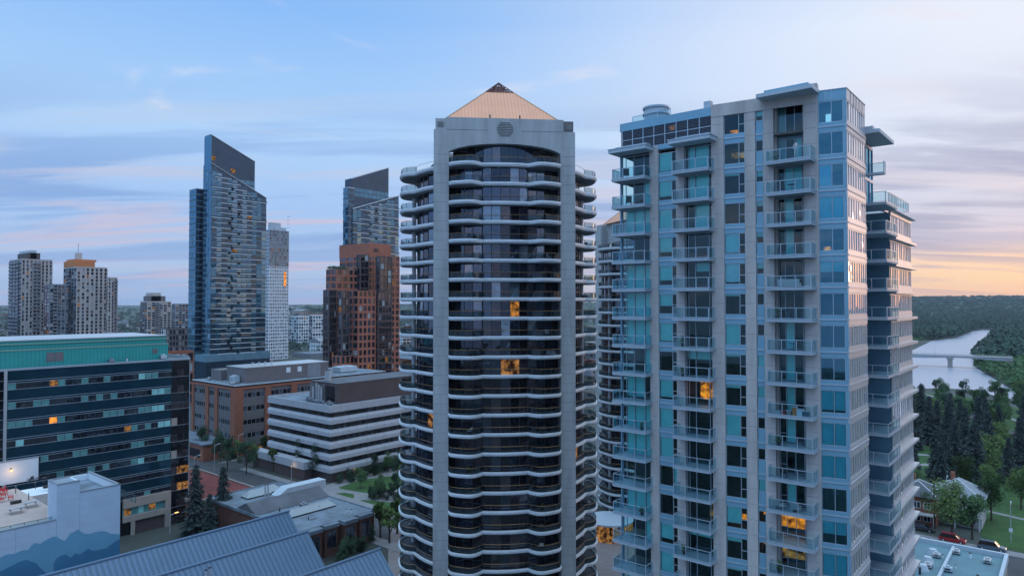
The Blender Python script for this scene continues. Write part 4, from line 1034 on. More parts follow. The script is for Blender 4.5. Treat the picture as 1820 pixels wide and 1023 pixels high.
# ---- white mural building with the roof terrace
Yw = cg(*( (218.5-910)/FPX*95, 95))[1]; X1 = cg((218.5-910)/FPX*95, 95)[0]
Fm = Fr((X1-34, Yw), (X1, Yw)); DZ = 20.8
ter = thing('terrace_building', 'white panelled building with blue mountain mural and a furnished roof terrace', 'building', (X1-20, Yw+8, 0))
def zf(px, py, F, o=0):
    s = F.s(px); q = F.at(s, o); return s, P(px, py, depth(q))[2]
m = MB(); m.m('mural_panel'); s1, s2 = Fm.s(106), Fm.s(147)
def panels(m, F, s0, s1, z0, z1, o0, o1, w=4.2, h=1.1):
    n = max(1, round((s1-s0)/w)); k = max(1, round((z1-z0)/h))
    for i in range(n):
        for j in range(k): F.box(m, s0+(s1-s0)*i/n+.012, s0+(s1-s0)*(i+1)/n-.012, z0+(z1-z0)*j/k+.012, z0+(z1-z0)*(j+1)/k-.0, o0, o1)
panels(m, Fm, 0, s1, 0, 21.9, -.3, 0); panels(m, Fm, s1, s2, 0, 26.4, -.3, 0); panels(m, Fm, s2, Fm.L, 0, 24.9, -.3, 0)
m.m('joint'); Fm.box(m, .05, s1, 0, 21.85, -.32, -.03); Fm.box(m, s1+.05, s2-.05, 0, 26.3, -.32, -.03); Fm.box(m, s2, Fm.L-.05, 0, 24.85, -.32, -.03)
m.build('mural_wall', ter)
def topcap(m, F, s0, s1, z, o0=-.4, o1=.06): F.box(m.m('grey_sheet'), s0, s1, z, z+.12, o0, o1)
m = MB(); topcap(m, Fm, 0, s1-.01, 21.9); topcap(m, Fm, s1, s2, 26.4); topcap(m, Fm, s2+.01, Fm.L+.05, 24.9)
a = Fm.at(s1, 0)[0]; b = Fm.at(s2, 0)[0]
m.m('grey_sheet').box(a, b, Yw+3.2, Yw+3.4, 26.4, 26.52); m.build('coping', ter)
m = MB(); m.m('mural_panel').box(a, a+.25, Yw+.31, Yw+3.2, 15, 26.4); m.m('grey_sheet').box(a-.03, a+.3, Yw+.4, Yw+3.2, 26.4, 26.52); m.m('white_panel').box(b-.25, b, Yw+.31, Yw+3.2, 15, 26.4); m.box(a, b, Yw+3.2, Yw+3.4, 15, 26.4); m.m('roof_grey').box(a+.25, b-.25, Yw+.31, Yw+3.2, 25.6, 25.8)
m.m('white_panel').box(X1-.3, X1, Yw+.05, Yw+11, 0, 24.9); m.m('roof_grey').box(b, X1-.3, Yw+.31, Yw+11, 23.6, 23.9); m.m('white_panel').box(b+.02, X1-.31, Yw+11, Yw+11.3, 15, 24.7); m.m('grey_sheet').box(X1-.34, X1+.04, Yw-.04, Yw+11.3, 24.9, 25.02)
m.build('parapet_wall', ter)
m = MB(); m.m('deck').box(X1-40, b, Yw+.33, Yw+27, DZ-.4, DZ); m.m('paver').box(b, X1-.3, Yw+11.3, Yw+20, DZ-.4, DZ)
m.m('roof_grey').box(X1-34, a-.02, Yw+.33, Yw+1.7, DZ, DZ+.35); m.build('terrace_deck', ter)
m = MB(); m.m('white_panel').box(X1-40, X1-.3, Yw+12, Yw+26.9, 0, DZ-.42); m.build('lower_wall', ter)
bw = GP(68, 851, DZ); m = MB(); m.m('white_panel').box(X1-44, bw[0], bw[1], bw[1]+.35, DZ, 24.4); m.m('grey_sheet').box(X1-44, bw[0]+.05, bw[1]-.05, bw[1]+.4, 24.4, 24.55); m.build('terrace_screen_wall', ter)
mur = MB(); mur.m('mural_far')
def proj(pts, o=.006):
    r = []
    for x, y in pts:
        s, z = zf(x/4.211, 780+y/4.211, Fm, o); s = min(max(s, .02), Fm.L-.02); q = Fm.at(s, o); r.append((q[0], q[1], max(z, 8.0)))
    return r
def strip_face(mb, pts, zb=8.0, o=.006):
    p = proj(pts, o)
    for i in range(len(p)-1): mb.face([(p[i][0], p[i][1], zb), (p[i+1][0], p[i+1][1], zb), p[i+1], p[i]])
strip_face(mur, [(-700,1250),(-300,1080),(0,915),(40,880),(80,860),(140,855),(190,832),(240,826),(262,795),(290,775),(330,780),(380,748),(420,728),(450,725),(480,748),(510,760),(530,735),(550,702),(580,692),(610,672),(628,690),(660,707),(700,705),(740,692),(780,685),(820,690),(850,705),(905,710),(919,712)])
mur.build('mural_mountain', ter)
m = MB(); m.m('mural_near')
strip_face(m, [(-700,1300),(-300,1150),(0,1005),(60,975),(120,945),(170,918),(215,903),(232,900),(262,912),(305,928),(330,960),(420,1040)], o=.012); m.build('mural_mountain', ter)
m = MB(); m.m('mural_near'); strip_face(m, [(430,925),(450,890),(480,870),(520,858),(550,882),(565,880),(590,850),(620,862),(660,835),(688,815),(712,830),(745,832),(780,822),(820,815),(850,790),(905,750),(919,745)], o=.018); m.build('mural_mountain', ter)
r1, g1 = railing([(X1-36, Yw+1.75), (Fm.at(s1,0)[0]-.05, Yw+1.75)], DZ+.1, top='dark_metal'); r1.build('terrace_railing', ter); g1.build('terrace_glass', ter)
q1 = GP(66, 849, DZ); q2 = GP(97, 843, DZ); q3 = GP(140, 862, DZ)
r1, g1 = railing([(bw[0], bw[1]+.1), (bw[0]+4.6, bw[1]+.1), (bw[0]+4.6, Yw+4)], DZ, top='dark_metal'); r1.build('terrace_railing', ter); g1.build('terrace_glass', ter)
wl_ = thing('wall_lamp', 'glowing warm lamp on the white screen wall of the roof terrace', 'lamp', (P(4, 840, depth(bw))[0], bw[1]-.12, 23.0))
m = MB(True); m.m('dark_metal').box(-.12, .12, .0, .12, -.05, .3); m.build('bracket', wl_); m = MB(True); m.m('warm_dot').cyl(0,-.12,-.12,.12,.13,.17,n=10); m.build('lamp_shade', wl_)
ld = bpy.data.lights.new('lamp_light', 'POINT'); lo = bpy.data.objects.new('lamp_light', ld); SC.link(lo); ld.energy = 60; ld.color = (1,.55,.25); ld.shadow_soft_size = .2; lo.parent = wl_; lo.location = (0,-1.3,-.3)
for i, (x, y) in enumerate(((3,876),(6,884),(2,892),(9,877),(19,888))):
    p = GP(x, y, DZ); chair('patio_chair', ['red chair at the rear of the red group on the terrace', 'red chair in the middle of the red group on the terrace', 'red chair at the front of the red group on the terrace', 'red chair on the far side of the red group on the terrace', 'red chair standing alone beside a planter on the terrace'][i], p, rnd.uniform(0,6), 'red_plastic', 'red_plastic')
for i, (x, y) in enumerate(((53,857),(69,854),(84,853))):
    p = GP(x, y, DZ); chair('patio_chair', ['dark terrace chair nearest the white screen wall', 'middle dark chair of three along the terrace screen wall', 'dark chair in the terrace corner by the railing'][i], p, rnd.uniform(0,6))
for i, (x, y) in enumerate(((60,858),(78,856))): table('patio_table', ['small dark table between the first two dark terrace chairs', 'small dark table next to the corner terrace chair'][i], GP(x, y, DZ))
def planter(label, loc):
    t = thing('planter', label, 'planter', loc); m = MB(True); m.m('dark_plastic'); m.hexa([(-.6,-.22,0),(.6,-.22,0),(.6,.22,0),(-.6,.22,0)], [(-.68,-.27,.4),(.68,-.27,.4),(.68,.27,.4),(-.68,.27,.4)]); m.build('box', t); m = MB(True); m.m('bark').box(-.58,.58,-.2,.2,.4,.42); m.build('soil', t)
planter('long dark planter near the red terrace chairs', GP(28, 894, DZ)); planter('long dark planter beside the white stair block on the terrace', GP(85, 866, DZ))
for i, (x, y) in enumerate(((28,876),(63,868),(51,888),(87,881))):
    t = thing('bollard_light', ['thin dark post light behind the long planter', 'thin dark post light in the open middle of the deck', 'thin dark post light by the pale picnic table', 'thin dark post light against the white stair block'][i], 'post light', GP(x, y, DZ)); m = MB(True); m.m('dark_metal').cyl(0,0,0,1.0,.06,n=8); m.build('post', t); m = MB(True); m.m('pale_metal').cyl(0,0,1.0,1.08,.08,n=8); m.build('cap', t)
def picnic(label, loc):
    t = thing('picnic_table', label, 'table', loc); m = MB(True); m.m('pale_metal').box(-.9,.9,-.35,.35,.72,.77); m.build('tabletop', t)
    for s in (-1,1): m = MB(True); m.m('pale_metal').box(-.9,.9,s*.55,s*.8,.42,.46); m.build('bench_seat', t)
    for s in (-1,1): m = MB(True); m.m('dark_metal').bar((s*.6,-.6,0),(s*.6,.1,.72),.03); m.bar((s*.6,.6,0),(s*.6,-.1,.72),.03); m.bar((s*.6,-.7,.41),(s*.6,.7,.41),.03); m.build('leg', t)
picnic('pale picnic table with benches in the middle of the terrace deck', GP(55, 900, DZ)); picnic('pale picnic table by the front railing of the terrace', GP(28, 911, DZ))

# ---- blue seamed metal roofs
hall = thing('market_hall', 'long hall with three blue standing-seam gable roofs side by side', 'building', (40, 75, 0))
ends = [P(513, 902, 99), P(547, 941, 90.3), P(675, 971, 84)]; lx = [23.8, 8, 14]
m = MB(); m.m('grey_panel'); Y0 = ends[2][1]-6; Y1 = ends[0][1]+5.5
m.box(8, 51.5, Y0+.5, Y1-.8, 0, 14.6); m.build('wall', hall)
for i, e in enumerate(ends):
    zr = 20.0; wd, dp = 5.4, 5.0; x0, x1 = lx[i], e[0]; y = e[1]; t_ = .3
    m = MB(); q = [(x0,y-wd),(x1,y-wd),(x1,y),(x0,y)]
    m.m('blue_roof').hexa([(*q[0],zr-dp-t_),(*q[1],zr-dp-t_),(*q[2],zr-t_),(*q[3],zr-t_)], [(*q[0],zr-dp),(*q[1],zr-dp),(*q[2],zr),(*q[3],zr)])
    q = [(x0,y),(x1,y),(x1,y+wd),(x0,y+wd)]
    m.hexa([(*q[0],zr-t_),(*q[1],zr-t_),(*q[2],zr-dp-t_),(*q[3],zr-dp-t_)], [(*q[0],zr),(*q[1],zr),(*q[2],zr-dp),(*q[3],zr-dp)])
    o = m.build('gable_roof', hall)
    k = MB(); k.m('roof_seam').bar((x0-.1,y,zr+.06),(x1+.1,y,zr+.06),.16,6); k.build('ridge_cap', o)
    n = int((x1-x0)/.62)                                    # raised seams
    sm = MB(); sm.m('roof_seam')
    for j in range(n+1):
        xx = x0+.62*j; a_, b_ = (xx, y-.1, zr-.1+.02), (xx, y-wd, zr-dp+.02); c_ = .028
        sm.hexa([(xx-c_,y-wd,zr-dp),(xx+c_,y-wd,zr-dp),(xx+c_,y-.08,zr-.07),(xx-c_,y-.08,zr-.07)], [(xx-c_,y-wd,zr-dp+.09),(xx+c_,y-wd,zr-dp+.09),(xx+c_,y-.08,zr+.02),(xx-c_,y-.08,zr+.02)])
    sm.build('roof_seam', o)
    gw = MB(); gw.m('grey_panel'); xe = x1-.35
    for xe in (x1-.35, x0+.3): gw.prism([(xe-.1,y-wd+.3),(xe,y-wd+.3),(xe,y),(xe-.1,y)], 14, [14.9,14.9,19.6,19.6]); gw.prism([(xe-.1,y),(xe,y),(xe,y+wd-.3),(xe-.1,y+wd-.3)], 14, [19.6,19.6,14.9,14.9])
    gw.build('gable_wall', hall)
vp = P(317, 1017, 83); t = thing('roof_vent', 'pale capped vent pipes standing on the middle blue roof', 'vent', (vp[0], ends[1][1]-1.6, 18.3)); m = MB(True); m.m('pale_metal').cyl(-.25,0,0,1.4,.12,n=10); m.cyl(.25,.1,0,1.5,.12,n=10); m.build('pipe', t); m = MB(True); m.m('dark_metal').cyl(-.25,0,1.4,1.5,.18,n=10); m.cyl(.25,.1,1.5,1.6,.18,n=10); m.build('cap', t)

# ---- white ribbon office
x0, x1, y0, y1 = foot(588, 190, 477, 588); x1 = x0+52
rib = thing('ribbon_office', 'six-storey white banded office block with dark ribbon windows and brown rooftop plant', 'building', (x0, y0, 0))
zt = zat(721, 190, 588); m = MB(); m.m('brown_sheet').box(x0+.8, x1, y0+.8, y1, 0, zt-.9); m.build('core_wall', rib)
n = 6; H = (zt-2.4)/5.65; WN = Many(rib, 'window'); bd = MB(); FL_, FR_ = ffaces(x0, x1, y0, y1)
for k in range(n):
    z1 = zt-k*H; hgt = 1.95 if k == 0 else 1.85
    for j in range(8):                                   # panels with rolled tops
        for (F, nb) in ((FL_, 4), (FR_, 6)):
            pass
    prof = [(0, .0), (0, -hgt+.0)] if k == 0 else [(-.75, .0), (-.25, -.25), (0, -.75), (0, -hgt)]
    for F, nb in ((FL_, 5), (FR_, 8)):
        for i in range(nb):
            a, b = F.L*i/nb, F.L*(i+1)/nb
            a_ = a+.03; b_ = b-.03
            if F is FL_ and i == nb-1: b_ = b
            if F is FR_ and i == 0: a_ = a
            for (o0, d0), (o1, d1) in zip(prof[:-1], prof[1:]):
                ea = [0 if (F is FL_ or i) else 0, 0]
                # mitre at the near corner
                sa0, sb0, sa1, sb1 = a_, b_, a_, b_
                if F is FL_ and i == nb-1: sb0, sb1 = b+o0, b+o1
                if F is FR_ and i == 0: sa0, sa1 = a-o0, a-o1
                bd.m('ribbon').face([(*F.at(sa1,o1), z1+d1), (*F.at(sb1,o1), z1+d1), (*F.at(sb0,o0), z1+d0), (*F.at(sa0,o0), z1+d0)])
        F.box(bd.m('ribbon'), 0 if F is FL_ else .8, F.L-(.8 if F is FL_ else 0), z1-hgt, z1-hgt+.15, -.8, -.02)
        # windows below the band
        zw1, zw0 = z1-hgt, z1-H-.02
        if k < n-1:
            for i in range(nb*2):
                a, b = F.L*i/(nb*2), F.L*(i+1)/(nb*2); 
                if F is FL_: a, b = a*(F.L-.8)/F.L, b*(F.L-.8)/F.L
                else: a, b = .8+a*(F.L-.8)/F.L, .8+b*(F.L-.8)/F.L
                fr = MB(); pn = MB(); fr.m('dark_metal')
                for j in range(3): s = a+(b-a)*j/3; F.box(fr, s, s+.07, zw0, zw1, -.8, -.70)
                for j in range(3): F.quad(pn.m(rnd.choice(['office_glass','black_glass','brown_glass','brown_glass_c'])), a+(b-a)*j/3+.07, a+(b-a)*(j+1)/3, zw0, zw1, -.75, .02)
                WN.add(5-k*.1, fr, [('pane', pn)])
bd.build('band', rib); WN.done()
m = MB(); m.m('roof_grey').box(x0+.3, x1, y0+.3, y1-.2, zt-.9, zt-.5); m.m('ribbon').box(x0+.01, x0+.35, y0+.35, y1, zt-1.2, zt+.02); m.box(x0+.01, x1, y0+.01, y0+.35, zt-1.2, zt+.02); m.box(x0+.35, x1, y1-.35, y1, zt-.5, zt+.02); m.build('roof', rib)
m = MB(); m.m('ribbon').box(x0-3, x0-.1, y0+8, y1+3.5, 3.1, 5.2); m.m('brown_sheet').box(x0-2.6, x0-.1, y0+8.4, y1+3, 0, 3.1); m.build('podium_band', rib)
pc = P(624, 700, 200); bx0, by0 = x0+5.4, y0+4.0
m = MB(); m.m('brown_sheet').box(bx0, x1-2, by0, by0+13, zt-.5, zt+5.2); m.m('roof_dark').box(bx0-.1, x1-1.9, by0-.1, by0+13.1, zt+5.2, zt+5.4); m.m('grey_panel').box(bx0-.3, bx0-.01, by0+6, by0+13.4, zt-.5, zt+4.6); m.m('black_glass').box(bx0-.14, bx0-.01, by0+1.5, by0+5.5, zt+.2, zt+4.4); o = m.build('rooftop_plant', rib)
for i, yy in enumerate((6.6,7.8,9.0,10.6)): stack(o, bx0-.9, by0+yy, zt-.5, .28+.08*(i % 2), 4.6+.5*(i % 3), 'pale_metal')
for i, yy in enumerate((14.3,15.6)): stack(o, bx0+3, by0+yy-6, zt+5.4, .55, 3.2-.3*i, 'pale_metal', 'steam_flue')
for i in range(7): unit(rib, x0+2.0+rnd.uniform(-.5,1.4), y0+2+i*2.2, zt-.5, rnd.uniform(.7,1.4), rnd.uniform(.7,1.4), rnd.uniform(.6,1.3))

# ---- red brick office
x0, x1, y0, y1 = foot(420, 221, 345, 560); x1 = x0+62
br = thing('brick_office', 'five-storey red brick office with grey panel walls and dark rooftop box', 'building', (x0, y0, 0))
zt = zat(686, 221, 420); m = MB(); m.m('brown_sheet').box(x0, x1, y0, y1, 0, zt-.6); m.build('core_wall', br)
FL_, FR_ = ffaces(x0, x1, y0, y1); WN = Many(br, 'window'); wb = MB()
def brickface(F, bays, flr=5, e=1.6):
    H = (zt-1.3)/flr; x = 0; widths = bays; tot = sum(b for b, _ in bays); s = 0; sc = F.L/tot
    F.box(wb.m('brick'), (-.5 if F is FR_ else 0), F.L, zt-1.3, zt, 0, .5)
    for wd, kind in bays:
        a, b = s*sc, (s+wd)*sc; s += wd
        if kind == 'p': F.box(wb.m('brick'), a if a > .1 or F is FL_ else -.5, b, 0, zt-1.3, 0, .5)
        else:
            for k in range(flr):
                z = k*H; F.box(wb.m('grey_panel'), a, b, z, z+1.7, 0, .15); F.box(wb.m('grey_panel'), a, b, z+3.1, z+H, 0, .15)
                fr = MB(); pn = MB(); nn = max(2, round((b-a)/1.5)); fr.m('pale_metal')
                for j in range(nn+1): sx = a+(b-a)*j/nn; F.box(fr, max(a, sx-.04), min(b, sx+.04), z+1.7, z+3.1, .03, .12)
                for j in range(nn):
                    g = rnd.choice(['office_glass','black_glass','black_glass','grey_glass']); 
                    if k == 0 and F is FR_ and rnd.random() < .5: g = 'warm_soft'
                    F.quad(pn.m(g), a+(b-a)*j/nn, a+(b-a)*(j+1)/nn, z+1.7, z+3.1, .06)
                WN.add(5+k*.1, fr, [('pane', pn)])
brickface(FL_, [(.9,'p'),(5.4,'g'),(1.4,'p'),(2.7,'g'),(1.4,'p'),(5.6,'g'),(1.5,'p')]); brickface(FR_, [(1.8,'p'),(5.5,'g'),(1.6,'p'),(5.5,'g'),(1.6,'p'),(5.5,'g'),(1.6,'p'),(5.5,'g'),(1.6,'p'),(5.5,'g'),(1.6,'p'),(5.5,'g'),(1.6,'p')])
wb.build('wall', br); WN.done(); roof_slab(br, x0-.5, x1, y0-.5, y1, zt, 'roof_grey', 'fascia', .15)
rx, ry = x0+6, y0+5; m = MB(); m.m('grey_panel').box(rx, rx+33, ry, ry+12, zt+.002, zt+5.0); m.m('pale_metal').box(rx-.15, rx+33.15, ry-.15, ry+12.15, zt+5.0, zt+5.25); m.m('grey_sheet').box(rx+24, rx+29.5, ry-.1, ry-.01, zt+.2, zt+4.8); o = m.build('rooftop_box', br)
for xx in (15.5, 20): m = MB(); m.m('white_panel').box(rx+xx, rx+xx+1.6, ry-.12, ry-.01, zt+2.4, zt+4.2); m.build('vent', o)
for i in range(4): stack(br, rx+5+2.4*i, ry+4, zt+5.25, .3, 1.2)
m = MB(); m.m('grey_panel').box(rx-1, rx+8, ry+14, ry+21, zt+.002, zt+3.6); m.build('stair_hut', br); unit(br, rx-1.5, ry+4, zt, 2.4, 2.4, 2.4, 'fascia'); unit(br, rx+45, ry+6, zt, 8, 5, 2.2, 'fascia')
lowx = x0-9; m = MB(); m.m('brick').box(lowx, x0-.5, y0+3, y1, 0, 5); m.m('roof_grey').box(lowx-.4, x0-.51, y0+2.6, y1, 5, 5.5); m.m('black_glass').box(lowx-.05, lowx-.01, y0+5, y1-2, 1, 3.6); m.build('entrance_wing', br)

# ---- low brick block with skylights
A = GP(665, 906, 6); ax1, ay0 = A[0], A[1]; lb = thing('low_brick_building', 'low brick building with blue-grey flat roof, glazed skylights and silver duct', 'building', (ax1-15, ay0+12, 0))
m = MB(); m.m('brick_dark').box(ax1-18, ax1, ay0, ay0+36, 0, 5.5); m.build('wall', lb); roof_slab(lb, ax1-18.3, ax1+.3, ay0-.3, ay0+36.3, 6.0, 'roof_grey', 'roof_grey', .2)
for i in range(4):
    xa = ax1-4.6-4.2*i; m = MB(); m.m('brick_dark').box(xa, xa+3.0, ay0-1.1-(.5 if i % 2 else 0), ay0-.31, 0, 5.4); m.m('roof_grey').box(xa-.2, xa+3.2, ay0-1.4-(.5 if i % 2 else 0), ay0-.31, 5.4, 6.15); o = m.build('bay_wall', lb)
    g = MB(); yy = ay0-1.13-(.5 if i % 2 else 0); g.m('brown_glass_b').box(xa+.4, xa+1.45, yy, yy+.02, 1.6, 4.8); g.box(xa+1.55, xa+2.6, yy, yy+.02, 1.6, 4.8); g.m('dark_metal').box(xa+1.45, xa+1.55, yy-.04, yy+.02, 1.6, 4.8); g.build('window', o)
def skylight(root, cx, cy, L, W, h, z):
    m = MB(); m.m('dark_metal').box(cx-L/2, cx+L/2, cy-W/2, cy+W/2, z, z+.3); o = m.build('skylight', root)
    g = MB(); g.m('clear_glass'); a = [(cx-L/2,cy-W/2),(cx+L/2,cy-W/2),(cx+L/2,cy+W/2),(cx-L/2,cy+W/2)]; r = [(cx-L/2+W*.4,cy),(cx+L/2-W*.4,cy)]
    z1, z2 = z+.31, z+h; g.m('curtain').face([(*a[0],z1),(*a[1],z1),(*r[1],z2),(*r[0],z2)]); g.face([(*a[2],z1),(*a[3],z1),(*r[0],z2),(*r[1],z2)]); g.face([(*a[1],z1),(*a[2],z1),(*r[1],z2)]); g.face([(*a[3],z1),(*a[0],z1),(*r[0],z2)]); g.build('pane', o)
    b = MB(); b.m('fascia'); b.bar((*r[0],z2),(*r[1],z2),.07)
    for i in range(7): x = cx-L/2+W*.4+(L-W*.8)*i/6; b.bar((x, cy-W/2, z1), (x, cy, z2), .05); b.bar((x, cy+W/2, z1), (x, cy, z2), .05)
    for i in range(4): b.bar((*a[i],z1), (*r[0 if i in (0,3) else 1],z2), .06)
    b.build('frame', o)
s = GP(456, 878, 6.3); skylight(lb, s[0], s[1], 6, 3, 1.5, 6.0); s = GP(478, 871, 6.3); skylight(lb, s[0], s[1], 5, 3, 1.5, 6.0); s = GP(552, 905, 6.3); skylight(lb, s[0], s[1], 11, 2.8, 1.4, 6.0)
s = GP(540, 873, 6.3); m = MB(); m.m('fascia').box(s[0]-5, s[0]+5, s[1]-1.4, s[1]+1.4, 6.4, 8.4); m.prism([(s[0]-7.5,s[1]-1.4),(s[0]-5,s[1]-1.4),(s[0]-5,s[1]+1.4),(s[0]-7.5,s[1]+1.4)], 6.4, [7.0,8.4,8.4,7.0]); m.m('dark_metal').box(s[0]-4, s[0]-3.7, s[1]-1.4, s[1]+1.4, 6, 6.4); m.box(s[0]+3.7, s[0]+4, s[1]-1.4, s[1]+1.4, 6, 6.4); m.build('duct', lb)
for i in range(2): stack(lb, s[0]-8+i*.7, s[1]+3, 6, .18, 3.0)
s = GP(505, 890, 6.3); m = MB(); q = [(s[0]-9,s[1]-4),(s[0]+9,s[1]-4),(s[0]+9,s[1]),(s[0]-9,s[1])]
m.m('roof_dark').hexa([(*p, 6.02) for p in q], [(q[0][0],q[0][1],6.1),(q[1][0],q[1][1],6.1),(q[2][0],q[2][1],7.9),(q[3][0],q[3][1],7.9)]); q = [(s[0]-9,s[1]),(s[0]+9,s[1]),(s[0]+9,s[1]+4),(s[0]-9,s[1]+4)]; m.hexa([(*p, 6.02) for p in q], [(q[0][0],q[0][1],7.9),(q[1][0],q[1][1],7.9),(q[2][0],q[2][1],6.1),(q[3][0],q[3][1],6.1)]); m.build('low_gable_roof', lb)
# ---- maroon flat roof behind it
c1 = GP(455, 868, 5); rr = thing('red_roof_building', 'single-storey building with maroon flat roof and pale coping', 'building', (c1[0]-12, c1[1]+10, 0))
yr = hit(c1[:2], 140.5, 350)[1]; m = MB(); m.m('brick').box(c1[0]-15, c1[0], c1[1]+.3, yr, 0, 4.6); m.build('wall', rr); roof_slab(rr, c1[0]-15.2, c1[0]+.2, c1[1], yr+.2, 5.0, 'roof_red', 'beige', .35)
unit(rr, c1[0]-12, c1[1]+5, 5, 1.2, 1.2, 1.1, 'pale_metal')
# ---- podium roof at the lower right
pd = thing('podium_building', 'low podium with pale teal flat roof at the foot of the condo tower', 'building', (120, 16, 0))
e = GP(1790, 991, 8); m = MB(); m.m('beige').box(92, e[0], e[1], 34, 0, 7.6); m.build('wall', pd); roof_slab(pd, 91.8, e[0]+.2, e[1]-.2, 34.2, 8.0, 'roof_teal', 'fascia', .7, .5)
m = MB(); m.m('fascia').box(112, e[0]-.4, e[1]+7.2, e[1]+7.6, 8.0, 8.45); m.build('expansion_kerb', pd)
for i, (px, py) in enumerate(((1700,984),(1755,1000),(1665,990),(1650,1008))): s = GP(px, py, 8); unit(pd, s[0], s[1], 8.0, 1.1+.3*(i%2), 1.0, .7, 'pale_metal')
for i in range(3): s = GP(1640+i*9, 1012-i*14, 8); m = MB(); m.m('fascia').cyl(s[0], s[1], 8, 8.9, .9, .55, n=14); m.build('roof_dome', pd)

# ================================================================ DISTANT TOWERS
def slab_tower(root, x0, x1, y0, y1, z0, z1, nf, nl, nr, glL, glR, wallL, wallR, sillL=.5, pier=.3, balc=False, slabm='white_slab', topm='roof_dark', warm=.01, blinds=.0, bm=('curtain',), WN=None, pierL=None, pierR=None, headL=.25):
    FL_, FR_ = ffaces(x0, x1, y0, y1); own = WN is None
    if own: WN = Many(root, 'window')
    m = MB(); m.m(wallR).box(x0, x1, y0, y1, z0, z1-.01); w = m
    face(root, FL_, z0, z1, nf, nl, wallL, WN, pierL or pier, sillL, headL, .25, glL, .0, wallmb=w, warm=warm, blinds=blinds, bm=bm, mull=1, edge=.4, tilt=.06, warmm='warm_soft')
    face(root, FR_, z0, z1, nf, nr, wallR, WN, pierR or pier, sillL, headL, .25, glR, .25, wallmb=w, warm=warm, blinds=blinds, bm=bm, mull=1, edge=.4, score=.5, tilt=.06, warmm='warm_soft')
    w.build('wall', root)
    if own: WN.done()
    return FL_, FR_
SG = ('sea_glass','sea_glass','sea_glass_b','sea_glass_c')
def sail_tower(name, label, foots, zs, sail, D, mirror):
    (x0,x1,y0,y1), (u0,u1,v0,v1) = foots; t = thing(name, label, 'tower', (x0, y0, 0)); z0 = 20
    zsh0, zsh1, ztop0, ztop1, zneck = zs; nf = int((zsh0-z0)/2.95)
    FL_, FR_ = ffaces(x0, x1, y0, y1); WN = Many(t, 'window'); BL_ = Many(t, 'balcony'); w = MB(); w.m('sea_glass_c').box(x0+.1, x1, y0+.1, y1, z0, min(zsh0, zsh1))
    H = 2.95; zmx = max(zsh0, zsh1)
    for k in range(int((zmx-z0)/H)+1):
        z = z0+k*H
        for F, nb, sc in ((FL_, 3, 0), (FR_, 11, 1)):
            for i in range(nb):
                a, b = F.L*i/nb, F.L*(i+1)/nb; zl = zsh0+(zsh1-zsh0)*((a+b)/2/F.L if F is FR_ else (0))
                if z+H > zl: continue
                fr = MB(); pn = MB(); fr.m('teal_panel'); F.box(fr, a, b, z, z+.55, 0, .12); F.box(fr.m('dark_metal'), a, a+.1, z+.55, z+H, 0, .15)
                hh = random.Random(i*97+(k+i*2)//9*13+(5 if F is FL_ else 0)).random(); g = ('sea_glass_b' if hh < .35 else 'sea_glass') if F is FL_ else ('sea_glass_b' if hh < .16 else 'sea_glass' if hh < .60 else 'sea_glass_c')
                if rnd.random() < .005: g = 'warm_soft'
                F.quad(pn.m(g), a+.1, b, z+.55, z+H, .05, .10); WN.add(sc+k*.01+rnd.random()*.5, fr, [('pane', pn)])
        # staggered white balcony edges
        if z+H < min(zsh0, zsh1)+ 99:
            pat = [(0,.38),(.33,.62),(.62,1.0)] if k % 2 else [(.12,.5),(.45,.8)]
            if k % 3 == 2: pat = [(.05,.33),(.28,.72)] if not mirror else [(.3,.66),(.68,.96)]
            for a, b in pat:
                zl = zsh0+(zsh1-zsh0)*((a+b)/2)
                if z+H > zl: continue
                s = MB(); FR_.box(s.m('white_slab'), a*FR_.L, b*FR_.L, z+H*.0, z+.34, .16, 1.0); r = MB(); FR_.box(r.m('sea_glass_c'), a*FR_.L+.1, b*FR_.L-.1, z+.32, z+1.2, .85, .9)
                BL_.add(2+k*.01, s, [('glass_panel', r)])
    w.build('core_wall', t); WN.done(); BL_.done()
    # sloped shoulder and sail
    Fs = FR_; sh = MB(); s_a, s_b = sail
    def wedge(mb, F, sa, sb, zb, za, zb2, o0, o1, mt):
        q = [F.at(sa,o1), F.at(sb,o1), F.at(sb,o0), F.at(sa,o0)]; mb.m(mt).hexa([(*p, zb) for p in q], [(*q[0],za),(*q[1],zb2),(*q[2],zb2),(*q[3],za)])
    lo = min(zsh0, zsh1)-3
    wedge(sh, Fs, 0, Fs.L, lo, zsh0, zsh1, -10, -.05, 'slate_panel'); sh.build('shoulder', t)
    sl = MB(); wedge(sl, Fs, s_a*Fs.L, s_b*Fs.L, lo, ztop0, ztop1, -8, -1.5, 'slate_panel'); so = sl.build('sail', t)
    g = MB()
    for j in range(10):
        for i in range(9):
            a, b = s_a+(s_b-s_a)*i/9, s_a+(s_b-s_a)*(i+1)/9; zlim = ztop0+(ztop1-ztop0)*((a+b)/2-s_a)/(s_b-s_a); zz = zneck+j*2.9
            if zz+2.7 > zlim-1.0: continue
            Fs.quad(g.m('warm_soft' if rnd.random() < .03 else 'sea_glass' if j < 2 else 'slate_panel'), a*Fs.L+.1, b*Fs.L-.1, zz+.2, zz+2.7, -1.46, .03)
    g.build('sail_panel', so)
    Fq = Fr((x0+.2, y1), (x0+.2, y0+1)) ; q = MB(); zz = ztop0 if not mirror else ztop0
    if not mirror: q.m('sea_glass').box(x0-.05, x0+.4, y0+1.0, y1-.5, lo, ztop0-.3)
